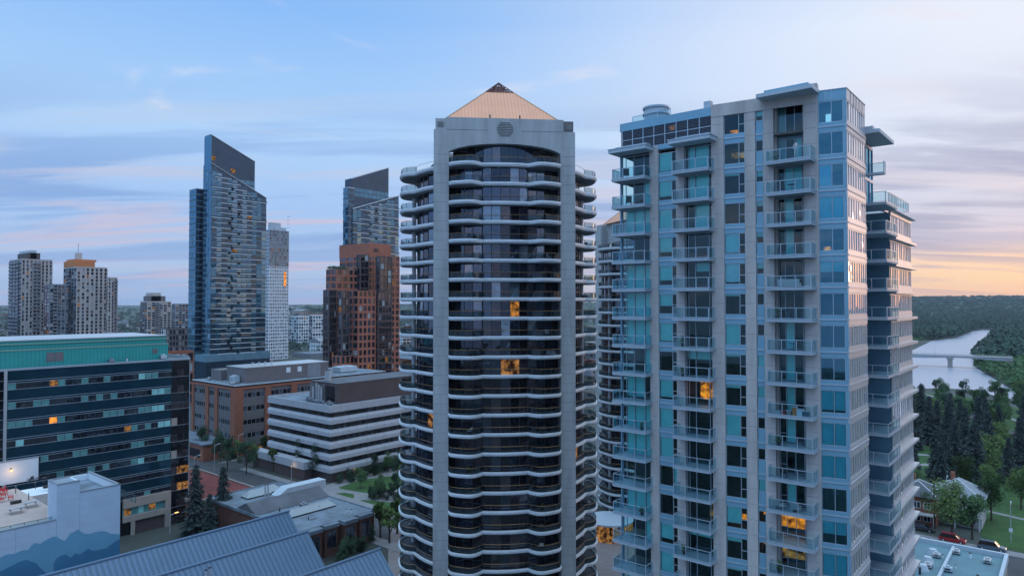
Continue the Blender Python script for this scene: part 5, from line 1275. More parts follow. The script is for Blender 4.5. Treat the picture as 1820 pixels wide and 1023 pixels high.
    q.m('pale_metal').bar((*Fs.at(s_a*Fs.L, -1.4), ztop0), (*Fs.at(s_b*Fs.L, -1.4), ztop1), .25); q.bar((*Fs.at(0, .1), zsh0), (*Fs.at(Fs.L, .1), zsh1), .3); q.build('edge_trim', so)
    # lower side wing
    t2 = MB(); t2.m('sea_glass_c').box(u0+.1, u1, v0+.1, v1, z0, zs[2]-0 if False else zs[5] if len(zs) > 5 else zsh0-8)
    return t
foots = (foot(374, 396, 360, 472), foot(347, 401, 335, 374))
D = 396; zs = (zat(290, D), zat(346, 410), zat(238, D), zat(287, 418), zat(330, 400))
st1 = sail_tower('glass_tower', 'tall dark blue glass tower with slanted sail top and staggered white balcony lines', foots, zs, (.0, .80), 396, False)
def wing(t, f, ztop, nf, z0=0):
    WN = Many(t, 'wing_window', 60); x0,x1,y0,y1 = f; F1, F2 = ffaces(x0, x1, y0, y1); m = MB(); m.m('sea_glass_c').box(x0+.1, x1, y0+.1, y1, z0, ztop); m.m('pale_metal').box(x0-.2, x1, y0-.2, y1, ztop, ztop+.5); m.build('wing_wall', t)
    H = (ztop-z0)/nf
    for k in range(nf):
        for F, nb in ((F1, 2), (F2, 2)):
            for i in range(nb):
                fr = MB(); pn = MB(); a, b = F.L*i/nb, F.L*(i+1)/nb; F.box(fr.m('teal_panel'), a, b, z0+k*H, z0+k*H+.7, 0, .1); F.box(fr.m('pale_metal') if k % 2 else fr.m('dark_metal'), a, b, z0+k*H+.7, z0+k*H+.8, 0, .3)
                F.quad(pn.m('sea_glass' if F is F1 else 'sea_glass_c'), a+.1, b, z0+k*H+.8, z0+(k+1)*H, .05, .08); WN.add(k, fr, [('pane', pn)])
    WN.done()
wing(st1, foots[1], zat(336, 401), 34)
x0,x1,y0,y1 = foots[0]; m = MB(); m.m('sea_glass_c').box(x0-3, x1+2, y0-2, y1+12, 0, 16); m.m('teal_panel').box(x0-3.2, x1+2.2, y0-2.2, y1+12, 16, 19.98); m.build('podium_wall', st1)
foots = (foot(626, 425, 612, 708), foot(618, 423, 609, 629)); D = 425
zs = (zat(371, D), zat(344, 445), zat(317, D), zat(296, 445), zat(350, 430))
st2 = sail_tower('glass_tower', 'matching blue glass tower whose sail top rises to the right behind the brick tower', foots, zs, (.0, .80), 425, True)
wing(st2, foots[1], zat(337, 430), 34)

# ---- white gridded tower
f = foot(478, 600, 470, 512); t = thing('white_tower', 'slim white gridded apartment tower half hidden behind the sail-topped glass tower', 'tower', (f[0], f[2], 0)); zt = zat(408, 600)
FLx, FRx = slab_tower(t, *f, 0, zt-32, 28, 3, 11, ('grey_glass','office_glass'), ('grey_glass','office_glass','grey_glass','curtain'), 'white_panel', 'white_panel', .8, .55, warm=.0)
x0,x1,y0,y1 = f; m = MB(); 
slab_tower(t, x0, x1, y0, y1, zt-32+.01, zt, 10, 3, 11, ('grey_glass',), ('grey_glass','sea_glass_b','office_glass'), 'fascia', 'grey_sheet', .7, .4)
m.m('fascia').box(x0+3, x1-6, y0+3, y1, zt, zt+7); m.box(x1-12, x1-1, y0+2, y1, zt, zt+3); m.build('roof_plant', t)
m = MB(); F = Fr((x0,y0),(x1,y0)); F.quad(m.m('warm_room_glint'), F.L-4.6, F.L-2.2, zat(508,600), zat(482,600), .4); m.build('sunset_glint', t)  # sunset glint on the glass, put in as a glowing quad
for k in range(30):
    pass
bm_ = Many(t, 'balcony', 40)
for k in range(38): s = MB(); s.m('white_slab').box(x1, x1+1.6, y0+.3, y0+3, 3.4*k+2, 3.4*k+2.3); bm_.add(k, s)
bm_.done()

# ---- stepped pink brick tower with dark glass bays
bt = thing('brick_tower', 'stepped salmon-brick tower with dark glass bays and balconies', 'tower', (*P(640, 538, 335)[:2], 0))
WNb = Many(bt, 'window', 98)
BG = ('brown_glass','black_glass','brown_glass_b')
def bblock(pxc, D, pl, pr, ytop, nf, nl, nr, wall='brick_pink', gl=BG, warm=.02, blinds=.1, pr_=.9, z0=0, wl2=None, sill=.8):
    f = foot(pxc, D, pl, pr); zt = zat(ytop, D, pxc)
    slab_tower(bt, *f, z0, zt, nf, nl, nr, gl, gl, wall, wl2 or wall, sill, pr_, warm=warm, blinds=blinds, bm=('curtain','brown_glass_c'), WN=WNb); return f, zt
f1, z1 = bblock(655, 345, 604, 693, 433, 27, 4, 4)
m = MB(); m.m('brick_pink').box(f1[0]-.3, f1[1]+.3, f1[2]-.3, f1[3]+.3, z1-6.5, z1+.4); m.m('roof_dark').box(f1[0]+1, f1[1]-1, f1[2]+1, f1[3]-1, z1+.4, z1+.5); m.m('black_glass').box(f1[0]+3, f1[0]+6, f1[2]-.36, f1[2]-.31, z1-4, z1-2.2); m.build('upper_wall', bt)
f2, z2 = bblock(694, 352, 660, 709, 455, 24, 2, 2, pr_=1.2)
f3, z3 = bblock(598, 332, 580, 637, 478, 20, 2, 4, pr_=1.0, warm=.02)
f4, z4 = bblock(585, 326, 575, 598, 515, 17, 2, 3, 'brown_sheet', pr_=.2, sill=.5)
f5, z5 = bblock(637, 322, 618, 667, 516, 16, 2, 4, pr_=.9, warm=.02)
f6, z6 = bblock(606, 318, 592, 638, 633, 6, 2, 4, warm=.03)
f7, z7 = bblock(672, 330, 655, 696, 520, 16, 2, 4, 'brown_sheet', pr_=.25, sill=.6)
f8, z8 = bblock(675, 338, 668, 696, 455, 22, 1, 3, 'brown_sheet', gl=('brown_glass','brown_glass_c'), pr_=.2, sill=.3)
f9, z9 = bblock(640, 340, 634, 655, 452, 22, 1, 2, 'brown_sheet', pr_=.2, sill=.3)
bblock(608, 319, 602, 621, 517, 16, 1, 2, 'brown_sheet', pr_=.2, sill=.4)
WNb.done()
bb = Many(bt, 'balcony', 60); F = Fr((f7[0], f7[2]), (f7[1], f7[2]))
for k in range(15):
    s = MB(); F.box(s.m('brick_dark'), 0, F.L, 3+k*2.9, 3.25+k*2.9, .25, 1.5); F.box(s.m('dark_metal'), 0, F.L, 4.2+k*2.9, 4.26+k*2.9, 1.42, 1.5); bb.add(k, s)
bb.done()
for (f_, z_) in ((f1,z1),(f2,z2),(f3,z3),(f4,z4),(f5,z5),(f6,z6),(f7,z7),(f8,z8),(f9,z9)):
    m = MB(); m.m('roof_dark').box(f_[0]+.3, f_[1]-.3, f_[2]+.3, f_[3]-.3, z_, z_+.12); m.build('roof', bt)
m = MB(); m.m('leaf_dark')
for i in range(500):
    p = Vector((rnd.uniform(f3[0], f3[0]+9), rnd.uniform(f3[2]+2, f3[3]), z3+.3+rnd.random()*1.2)); d = Vector((rnd.uniform(-1,1),rnd.uniform(-1,1),rnd.uniform(0,1)))*.6; e_ = d.orthogonal()*.5; m.face([p-e_, p+d, p+e_])
m.build('roof_shrubs', bt)
# low brick base to its right
f = foot(700, 300, 690, 740); t = thing('brick_annex', 'low brick annex beside the salmon-brick tower', 'building', (f[0], f[2], 0)); m = MB(); m.m('brick').box(f[0], f[1]+30, f[2], f[3]+10, 0, 15.8); m.build('wall', t); roof_slab(t, f[0]-.1, f[1]+30.1, f[2]-.1, f[3]+10.1, 16.2, 'roof_grey', 'brick', .5)

# ---- residential towers on the left
def restower(name, label, fp, D, ytop, nf, nl, nr, wl_, wr, gl, ph=None, pier=.9, sill=.9, stripes=None, blinds=.25, warm=.015):
    f = foot(*fp); t = thing(name, label, 'tower', (f[0], f[2], 0)); zt = zat(ytop, D, fp[0])
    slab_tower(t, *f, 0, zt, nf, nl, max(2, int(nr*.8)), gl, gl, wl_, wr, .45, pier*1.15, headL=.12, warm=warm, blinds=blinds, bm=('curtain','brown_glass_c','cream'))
    roof_slab(t, f[0]-.1, f[1], f[2]-.1, f[3], zt+.5, 'roof_dark', wr, .6)
    m = MB()
    for (a, b, h, mt) in (ph or []): m.m(mt).box(f[0]+(f[1]-f[0])*a, f[0]+(f[1]-f[0])*b, f[2]+2, f[3]-1, zt+.5, zt+h)
    if m.f: m.build('roof_plant', t)
    B = Many(t, 'balcony', 90); F = Fr((f[0],f[2]),(f[1],f[2])); F1 = Fr((f[0],f[3]),(f[0],f[2])); H = zt/nf
    for k in range(nf//3, nf):
        for (G, a, b, mt) in (stripes or []):
            Q = F if G == 'r' else F1; s = MB(); Q.box(s.m('brown_sheet' if mt is None else mt), a*Q.L, b*Q.L, k*H, k*H+.25, .25, 1.5); Q.box(s.m('grey_sheet'), a*Q.L, b*Q.L, k*H+.3, k*H+1.2, 1.4, 1.5); B.add(k, s)
    B.done(); return t, f, zt
RG = ('office_glass','brown_glass','grey_glass','brown_glass_b')
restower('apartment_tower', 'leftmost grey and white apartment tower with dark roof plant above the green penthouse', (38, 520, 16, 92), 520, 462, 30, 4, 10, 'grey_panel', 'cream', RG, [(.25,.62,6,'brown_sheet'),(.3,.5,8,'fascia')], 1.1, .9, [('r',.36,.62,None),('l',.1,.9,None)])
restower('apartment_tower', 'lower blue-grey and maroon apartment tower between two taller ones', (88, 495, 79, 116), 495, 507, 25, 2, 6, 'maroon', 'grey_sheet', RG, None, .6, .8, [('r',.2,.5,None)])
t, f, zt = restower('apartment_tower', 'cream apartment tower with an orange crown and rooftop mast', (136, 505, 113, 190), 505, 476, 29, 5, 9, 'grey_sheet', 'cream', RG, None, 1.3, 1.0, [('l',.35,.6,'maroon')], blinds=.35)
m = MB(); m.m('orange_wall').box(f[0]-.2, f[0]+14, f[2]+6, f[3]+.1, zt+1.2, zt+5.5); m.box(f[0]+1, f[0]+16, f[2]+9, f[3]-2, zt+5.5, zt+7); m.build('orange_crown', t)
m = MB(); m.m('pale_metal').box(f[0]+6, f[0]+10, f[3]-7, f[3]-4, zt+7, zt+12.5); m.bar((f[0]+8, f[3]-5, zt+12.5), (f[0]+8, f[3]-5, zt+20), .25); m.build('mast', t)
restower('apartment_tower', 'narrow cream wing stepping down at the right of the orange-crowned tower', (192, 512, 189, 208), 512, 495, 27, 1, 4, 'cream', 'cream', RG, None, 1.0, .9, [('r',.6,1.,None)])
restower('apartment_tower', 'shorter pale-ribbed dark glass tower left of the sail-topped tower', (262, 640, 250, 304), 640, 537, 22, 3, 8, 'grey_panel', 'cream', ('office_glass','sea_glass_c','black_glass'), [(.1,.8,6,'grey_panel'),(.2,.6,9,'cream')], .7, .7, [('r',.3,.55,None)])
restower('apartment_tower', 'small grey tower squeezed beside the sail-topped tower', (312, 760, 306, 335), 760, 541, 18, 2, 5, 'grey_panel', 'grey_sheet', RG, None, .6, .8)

rcl = random.Random(4)
def clutter(root, x0, x1, y0, y1, z, n):
    for i in range(n):
        x, y = rcl.uniform(x0, x1), rcl.uniform(y0, y1); t_ = rcl.random()
        if t_ < .5: stack(root, x, y, z, rcl.uniform(.08,.2), rcl.uniform(.5,1.1), rcl.choice(['pale_metal','dark_metal','white_panel']), 'vent_pipe')
        elif t_ < .8: unit(root, x, y, z, rcl.uniform(.8,1.6), rcl.uniform(.8,1.4), rcl.uniform(.6,1.1), rcl.choice(['grey_sheet','fascia','pale_metal']))
        else:
            m = MB(); m.m('grey_sheet').bar((x, y, z+.25), (x+rcl.uniform(-4,4), y, z+.25), .12, 6); m.build('roof_pipe', root)
clutter(lb, ax1-16, ax1-2, ay0+2, ay0+32, 6.0, 14); clutter(pd, 122, e[0]-2, e[1]+2, 30, 8.0, 10); clutter(rr, c1[0]-13, c1[0]-2, c1[1]+2, yr-2, 5.0, 8)
f_ = foot(420, 221, 345, 560); clutter(br, f_[0]+1, f_[0]+5, f_[2]+2, f_[3]-2, zat(686, 221, 420), 9); clutter(off, gx0+2, gx1-1, gy0+.9, gy0+1.3, gz-.1, 4)

# ================================================================ MID-DISTANCE BUILDINGS
def midrise(label, fp, ytop, nf, nl, nr, wl_, wr, gl=RG, name='apartment_block', z0=0, roofm='roof_grey', pier=.8, blinds=.3):
    f = foot(*fp); t = thing(name, label, 'building', (f[0], f[2], 0)); zt = zat(ytop, fp[1], fp[0])
    slab_tower(t, *f, z0, zt, nf, nl, nr, gl, gl, wl_, wr, .9, pier, blinds=blinds, bm=('curtain','cream'), warm=.01); roof_slab(t, f[0]-.1, f[1], f[2]-.1, f[3], zt+.4, roofm, wr, .5); return t, f, zt
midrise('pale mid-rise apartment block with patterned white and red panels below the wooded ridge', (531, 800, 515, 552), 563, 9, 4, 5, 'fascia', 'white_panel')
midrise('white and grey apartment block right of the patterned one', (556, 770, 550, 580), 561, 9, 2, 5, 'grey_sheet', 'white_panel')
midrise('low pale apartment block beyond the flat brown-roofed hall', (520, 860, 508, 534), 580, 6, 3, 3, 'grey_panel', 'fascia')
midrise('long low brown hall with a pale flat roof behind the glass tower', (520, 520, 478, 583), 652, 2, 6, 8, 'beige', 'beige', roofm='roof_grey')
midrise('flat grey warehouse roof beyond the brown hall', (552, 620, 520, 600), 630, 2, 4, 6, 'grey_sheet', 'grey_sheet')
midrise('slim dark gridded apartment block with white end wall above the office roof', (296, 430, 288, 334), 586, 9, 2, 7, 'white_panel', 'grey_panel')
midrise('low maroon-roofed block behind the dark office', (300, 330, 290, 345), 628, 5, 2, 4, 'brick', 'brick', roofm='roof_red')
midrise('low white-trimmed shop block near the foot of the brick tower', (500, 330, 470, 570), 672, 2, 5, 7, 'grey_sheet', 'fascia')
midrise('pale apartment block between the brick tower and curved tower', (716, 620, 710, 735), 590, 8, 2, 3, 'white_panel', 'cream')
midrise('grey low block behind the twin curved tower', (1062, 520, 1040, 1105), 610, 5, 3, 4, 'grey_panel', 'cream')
# small houses and shops spread over the flats and up the ridge
def house_proto(i):
    cols = ['cream','white_panel','brick','grey_sheet','beige','tan','fascia','brick_dark']; rm = ['roof_dark','house_roof','roof_grey','roof_red'][i % 4]
    t = thing('house', 'small house', 'house', (0,0,-500)); w, d, h = 6+i % 3*2, 5+i % 2*2, 4.5+(i*7 % 4)
    flat = i % 3 == 0
    m = MB(True); m.m(cols[i % 8]).box(-w, w, -d, d, 0, h); m.m('office_glass')
    for k in range(int(h//3)+1):
        for j in range(4): x = -w+.8+j*(2*w-1.6)/4; m.box(x, x+1.5, -d-.03, -d-.01, 1+k*2.8, 2.2+k*2.8); y = -d+.8+j*(2*d-1.6)/4; m.box(-w-.03, -w-.01, y, y+1.2, 1+k*2.8, 2.2+k*2.8)
    m.build('wall', t); m = MB(True); m.m(rm)
    if flat: m.box(-w-.2, w+.2, -d-.2, d+.2, h, h+.5)
    else:
        r = 2.6; m.prism([(-w-.5,-d-.5),(w+.5,-d-.5),(w+.5,0),(-w-.5,0)], h, [h+.1,h+.1,h+r,h+r]); m.prism([(-w-.5,0),(w+.5,0),(w+.5,d+.5),(-w-.5,d+.5)], h, [h+r,h+r,h+.1,h+.1])
    m.build('roof', t); return t
HP = [house_proto(i) for i in range(8)]; HK = [[o for o in SC if o.parent == h] for h in HP]
occupied = [P(a, 538, d)[:2] + (r,) for a, d, r in ((54,520,30),(98,495,22),(150,510,38),(200,512,20),(277,640,32),(320,760,20),(420,405,40),(660,430,40),(495,600,30),(650,340,45),(531,800,25),(565,770,25),(520,860,25),(530,530,45),(560,620,40),(310,430,30),(315,330,30),(520,340,40),(722,620,16),(1070,520,30))]
LBH = ['cream', 'white', 'brick', 'grey', 'beige', 'tan', 'pale blue', 'dark brick']
cnt = 0; tries = 0; rh = random.Random(5)
while cnt < 285 and tries < 6000:
    tries += 1; px = rh.uniform(-40, 760) if rh.random() < .88 else rh.uniform(1000, 1110); D = 430*(2300/430)**(rh.random()**.85)
    X, Y, _ = P(px, 538, D)
    if any((X-a)**2+(Y-b)**2 < (r+8)**2 for a, b, r in occupied): continue
    if 193 < Y < 210: continue
    i = rh.randrange(8); z = max(0, hillz(X, Y)); s = rh.uniform(.8, 1.5)
    fast_copy(HP[i], HK[i], (X, Y, z-.3), rh.choice([0, R(90)]) if D < 1200 else rh.uniform(0, 3), (s*rh.uniform(.8,1.6), s, s*rh.uniform(.8,1.3)), f'{LBH[i]} building among the low rooftops spreading towards the wooded ridge', 'low buildings between the towers and the ridge')
    occupied.append((X, Y, 9*s)); cnt += 1
for h, k in zip(HP, HK):
    for o in k: bpy.data.objects.remove(o)
    bpy.data.objects.remove(h)

# ================================================================ TREES
def spruce_proto(seed, h=16.0, mt='spruce_leaf'):
    r = random.Random(seed); t = thing('spruce_tree', 'spruce', 'tree', (0,0,-500)); m = MB(True); m.m('bark').cyl(0,0,0,h*.96,.26,.03,n=7); m.build('trunk', t); c = MB(True); c.m(mt)
    z = h*.06
    while z < h*.985:
        f = 1-(z/h); rr = (.9+f*h*.19)*r.uniform(.8,1.15); nb = int(7+rr*3.2)
        for j in range(nb):
            a = r.uniform(0, 6.283); L = rr*r.uniform(.65,1.1); dz = -L*r.uniform(.22,.42); ca, sa_ = math.cos(a), math.sin(a)
            for q in range(3):
                s0, s1 = L*q/3.2, L*(q+1.15)/3.2; wv = L*.20*(1-q*.18)*r.uniform(.8,1.3); z0 = z+dz*(q/3)**1.3; z1_ = z+dz*((q+1)/3)**1.3
                p0 = (ca*s0, sa_*s0, z0); p1 = (ca*s1, sa_*s1, z1_-.1); n = (-sa_*wv, ca*wv)
                c.face([p0, (ca*(s0+s1)/2+n[0], sa_*(s0+s1)/2+n[1], (z0+z1_)/2-r.uniform(.1,.5)), p1, (ca*(s0+s1)/2-n[0], sa_*(s0+s1)/2-n[1], (z0+z1_)/2-r.uniform(.1,.5))])
        z += r.uniform(.22,.42)*(.5+f)
    c.face([(-.12,0,h*.93),(.12,0,h*.93),(0,0,h*1.02)]); c.face([(0,-.12,h*.93),(0,.12,h*.93),(0,0,h*1.02)])
    c.build('crown', t); return t
def leaf_proto(seed, h=11.0, w=4.5, mt='leaf', n=3400, name='deciduous_tree', lo=.28):
    r = random.Random(seed); t = thing(name, 'tree', 'tree', (0,0,-500)); tr = MB(True); tr.m('bark').cyl(0,0,0,h*.5,.24,.14,n=7); lobes = []
    for i in range(15):
        a = r.uniform(0,6.283); q = r.random()**.5*w*.72; z = h*(lo+.12+(.86-lo)*r.random()); q *= (1-abs(z/h-.55)*.8); lobes.append((Vector((q*math.cos(a), q*math.sin(a), z)), r.uniform(.24,.42)*w))
        tr.bar((0,0,h*r.uniform(.2,.45)), lobes[-1][0], .07, 4)
    lobes.append((Vector((0,0,h*.78)), .42*w)); tr.build('trunk', t); c = MB(True); c.m(mt)
    for i in range(n):
        p0, rr = r.choice(lobes); d = Vector((r.gauss(0,1), r.gauss(0,1), r.gauss(0,1))).normalized(); p = p0 + d*rr*(r.random()**.35)*Vector((1,1,.8)).length/1.6
        s = r.uniform(.14,.30); u = Vector((r.uniform(-1,1), r.uniform(-1,1), r.uniform(-1,1))).normalized(); v = u.orthogonal().normalized()
        c.face([p-u*s, p+v*s*.6, p+u*s, p-v*s*.6])
    c.build('crown', t); return t
SPR = [spruce_proto(i) for i in range(3)]; DEC = [leaf_proto(10, 11, 4.6, 'leaf'), leaf_proto(11, 10, 5.0, 'leaf_light'), leaf_proto(12, 12, 4.2, 'leaf_dark'), leaf_proto(13, 9, 4.0, 'leaf')]
SLIM = leaf_proto(14, 7, 2.0, 'leaf_light', 1300, 'street_tree', .4)
protos = SPR+DEC+[SLIM]; KID = {p.name: [o for o in SC if o.parent == p] for p in protos}
rt = random.Random(9)
def plant(p, X, Y, s, label, group=None, z=0, sz=None): return fast_copy(p, KID[p.name], (X, Y, z), rt.uniform(0,6.28), (s, s, sz or s), label, group)
# dark spruces in the park
done = []
for i in range(900):
    if len(done) > 44: break
    px, py = rt.uniform(1560, 1860), rt.uniform(772, 885)
    if px < 1715 and 798 < py < 836: continue
    if px > 1770 and py > 862: continue
    X, Y, _ = GP(px, py)
    if any((X-a)**2+(Y-b)**2 < 5.5**2 for a, b in done): continue
    done.append((X, Y)); s = rt.uniform(.6,1.3)
    if len(done) % 6 == 5: plant(DEC[1], X, Y, s, 'lighter leafy tree mixed in among the dark park spruces', 'leafy trees among the spruces'); continue
    plant(rt.choice(SPR), X, Y, s, 'dark blue-green spruce in the dense clump between the river park and the grey-roofed house', 'spruces in the riverside park')
for px, py, s in ((1652,790,1.1),(1690,770,1.0),(1758,855,1.25)):
    X, Y, _ = GP(px, py); plant(rt.choice(SPR), X, Y, s, 'dark blue-green spruce in the dense clump between the river park and the grey-roofed house', 'spruces in the riverside park')
done = []
for i in range(500):
    if len(done) > 42: break
    px, py = rt.uniform(1600, 1860), rt.uniform(706, 768)
    X, Y, _ = GP(px, py)
    if any((X-a)**2+(Y-b)**2 < 8**2 for a, b in done): continue
    done.append((X, Y)); plant(rt.choice(DEC), X, Y, rt.uniform(.6,1.0), 'green leafy tree in the row lining the near bank of the river', 'leafy trees along the near river bank')
for i, (px, py, k, s) in enumerate(((1692,955,1,1.05),(1728,958,3,1.0),(1762,925,0,.95),(1632,905,0,.8),(1815,905,1,.9),(1645,930,3,.8))):
    X, Y, _ = GP(px, py); plant(DEC[k], X, Y, s, ['big rounded light green tree in front of the grey-roofed house', 'green street tree right of the big rounded one beside the parked cars', 'leafy tree behind the lawn right of the grey-roofed house', 'small leafy tree above the brick house beside the tower', 'light green tree at the right picture edge above the lawn', 'small tree between the brick house and the grey-roofed house'][i])
# left side: spruces beside the dark office and street trees
for i, (px, py, s) in enumerate(((347,948,.95),(396,935,.85),(372,955,.6))):
    X, Y, _ = GP(px, py); plant(SPR[i], X, Y, s, ['tall dark spruce at the corner of the navy office', 'second dark spruce, right of the tall one by the navy office', 'short dark spruce between the two taller ones by the navy office'][i])
tl = [(357,812),(374,800),(392,822),(412,800),(404,836),(470,812),(500,800),(452,830),(438,842),(425,822),(540,842),(486,838),(560,850)]
for i, (px, py) in enumerate(tl):
    X, Y, _ = GP(px, py); plant(SLIM if i % 2 else DEC[2], X, Y, .8 if i % 2 == 0 else 1.0, 'young street tree on the pavement in front of the red brick office', 'street trees by the brick office')
for i, (px, py) in enumerate(((640,868),(664,845),(690,838),(706,848),(716,862),(700,882),(675,884),(712,835))):
    X, Y, _ = GP(px, py); plant(DEC[2 if i % 2 else 0], X, Y, .5, 'small shrubby tree in the garden court beside the white banded office', 'garden court trees')
for i, (px, py) in enumerate(((692,965),(676,955),(706,948),(716,975))):
    X, Y, _ = GP(px, py); plant(SLIM, X, Y, 1.1, 'slender street tree between the low brick building and the curved tower', 'slender trees by the curved tower')
# shrubs in beds
def bush(label, X, Y, s, group=None, z=0): plant(DEC[2], X, Y, s*.28, label, group, z-.9*s, s*.28)
for i in range(26):
    px, py = rt.uniform(595, 716), 0; py = 862 - (px-595)*.28 + rt.uniform(-3, 3); X, Y, _ = GP(px, py)
    bush('low shrub in the bed along the foot of the white banded office', X, Y, rt.uniform(.8,1.3), 'bed shrubs by the banded office')
for i in range(16):
    px, py = rt.uniform(655, 714), rt.uniform(876, 889); X, Y, _ = GP(px, py); bush('low dark shrub in the planted island between the lawns', X, Y, rt.uniform(.7,1.2), 'planted island shrubs')
for i in range(14):
    px = rt.uniform(590, 660); py = 1000-(px-590)*.5 + rt.uniform(-5, 8); X, Y, _ = GP(px, py); bush('dark shrub in the rocky bed along the low brick building', X, Y, rt.uniform(.8,1.4), 'rocky bed shrubs')
for o in protos:
    for k in KID[o.name]: bpy.data.objects.remove(k)
    bpy.data.objects.remove(o)
# far woods: one mass of small crowns over ridge, river banks and valley side
def woods(name, pts, mt, s0, s1, seed, nleaf=50):
    r = random.Random(seed); m = MB(); m.m(mt)
    for X, Y, z in pts:
        s = r.uniform(s0, s1); h = s*r.uniform(1.1,1.7)
        for i in range(nleaf):
            a = r.uniform(0,6.283); e = r.uniform(-.3,1); q = math.sqrt(max(0,1-e*e)); p = Vector((X+s*q*math.cos(a), Y+s*q*math.sin(a), z+h*.62+h*.5*e)); l = s*r.uniform(.17,.34)
            u = Vector((r.gauss(0,1), r.gauss(0,1), r.gauss(0,.8))).normalized(); v = u.orthogonal().normalized(); m.face([p-u*l, p+v*l*.8, p+u*l, p-v*l*.8])
    m.build(name, None, kind='stuff')
def inpoly(x, y, poly):
    c = False; j = len(poly)-1
    for i in range(len(poly)):
        if (poly[i][1] > y) != (poly[j][1] > y) and x < (poly[j][0]-poly[i][0])*(y-poly[i][1])/(poly[j][1]-poly[i][1])+poly[i][0]: c = not c
        j = i
    return c
rw = random.Random(3); pts = []
while len(pts) < 5200:                                          # right: valley beyond and beside the river
    px = rw.uniform(1500, 1900); D = 380*(4300/380)**(rw.random()**.9); X, Y, _ = P(px, 538, D)
    if inpoly(X, Y, wat): continue
    py = 538 + 50*FPX/D
    if py > 640: continue
    if px < 1740 and 590 < py < 660 : 
        if py > 604: continue
    pts.append((X, Y, max(0, hillz(X, Y))))
woods('woods', pts, 'wood_far', 4.5, 8.5, 1)
pts = []
while len(pts) < 3400:
    px = rw.uniform(-60, 1130); D = 560*(4200/560)**(rw.random()**.7); X, Y, _ = P(px, 538, D)
    if any((X-a)**2+(Y-b)**2 < (r+3)**2 for a, b, r in occupied): continue
    pts.append((X, Y, max(0, hillz(X, Y))))
woods('woods', pts, 'wood_ridge', 3.5, 7.0, 2, 34)
pts = []
while len(pts) < 620:                                           # scrub on the right-hand bank and the left-bank point
    px, py = rw.uniform(1600, 1860), rw.uniform(585, 700); X, Y, _ = GP(px, py)
    if inpoly(X, Y, wat) or not (inpoly(px, py, [(1766,596),(1860,590),(1860,705),(1800,690),(1752,662),(1732,650),(1744,638),(1762,622)]) or inpoly(px, py, [(1600,588),(1727,586),(1700,597),(1655,603),(1620,612),(1600,620)])): continue
    pts.append((X, Y, 0))
woods('undergrowth', pts, 'leaf', 2.0, 4.2, 4, 70)

# ================================================================ BRIDGE, STREET THINGS, CARS
b0, b1 = P(1480, 632, 580), P(1800, 634, 512); F = Fr(b0[:2], b1[:2]); zt = 8.9
br_ = thing('bridge', 'pale concrete road bridge crossing the river on slim piers', 'bridge', (b0[0], b0[1], 0))
m = MB(); F.box(m.m('beige'), 0, F.L, zt-.5, zt, -5, 5); m.build('deck', br_)
m = MB()
for o_ in (-4.2, 4.2):
    n = 24
    for i in range(n):
        a, b = F.L*i/n, F.L*(i+1)/n; f = lambda s: .7+1.2*abs(math.sin(math.pi*(s/F.L)*2.0+math.pi/2))**2.2
        q = [F.at(a,o_+.5), F.at(b,o_+.5), F.at(b,o_-.5), F.at(a,o_-.5)]
        m.m('ribbon').hexa([(*q[0],zt-.5-f(a)),(*q[1],zt-.5-f(b)),(*q[2],zt-.5-f(b)),(*q[3],zt-.5-f(a))], [(*p, zt-.5) for p in q])
m.build('girder', br_)
m = MB()
for o_ in (-4.9, 4.9):
    F.box(m.m('pale_metal'), 0, F.L, zt+1.0, zt+1.15, o_-.06, o_+.06); F.box(m, 0, F.L, zt, zt+.3, o_-.15, o_+.15)
    for i in range(60): F.box(m, F.L*i/60, F.L*i/60+.2, zt+.3, zt+1.0, o_-.06, o_+.06)
m.build('railing', br_)
for s_ in (F.s(1687), F.s(1560), F.s(1790)):
    m = MB(); F.box(m.m('beige'), s_-1.6, s_+1.6, -1, zt-2.6, -4.5, 4.5); F.box(m, s_-2.4, s_+2.4, zt-2.6, zt-1.2, -5, 5); m.build('pier', br_)
def lamp(label, X, Y, h=7.5, on=False, arm=1.4, z=0, group=None, ang=0):
    t = thing('street_lamp', label, 'street lamp', (X, Y, z), ang, group); m = MB(True); m.m('pale_metal').cyl(0,0,0,h,.10,.06,n=8); m.build('pole', t)
    m = MB(True); m.m('pale_metal').bar((0,0,h),(arm,0,h+.3),.05); m.build('arm', t); m = MB(True); m.m('warm_dot' if on else 'fascia').box(arm-.35, arm+.35, -.14, .14, h+.22, h+.36); m.build('lamp_head', t); return t
for px in (1660, 1745): s_ = F.s(px); q = F.at(s_, 3.8); lamp('slim lamp standing on the river bridge', q[0], q[1], 8, z=zt, group='lamps on the bridge')
for i, (px, py, on) in enumerate(((381,836,False),(345,860,False),(424,815,False),(1683,905,False),(1797,960,False),(302,948,True),(518,862,False),(632,822,False))):
    X, Y, _ = GP(px, py); lamp(['grey street lamp beside the young trees in front of the brick office', 'street lamp just right of the navy office tower', 'street lamp at the brick office corner pillar', 'lamp post behind the grey-roofed house', 'lamp post on the pavement by the blue car', 'glowing lamp at the beige base of the navy office', 'lamp post on the court behind the low brick building', 'lamp post at the foot of the white banded office'][i], X, Y, 7.5 if i not in (5,) else 4.0, on)
def globe(label, X, Y, z, e=60):
    t = thing('flood_light', label, 'light', (X, Y, z)); m = MB(True); m.m('dark_metal').box(-.06,.06,-.06,.06,-.5,-.12); m.build('bracket', t); m = MB(True); m.m('warm_dot').cyl(0,0,-.12,.12,.14,.1,n=10); m.build('lamp_head', t)
    l = bpy.data.lights.new('lamp_light', 'POINT'); l.energy = e; l.color = (1,.55,.3); l.shadow_soft_size = .3; o = bpy.data.objects.new('lamp_light', l); SC.link(o); o.parent = t; o.location = (-.4,-.4,.3)
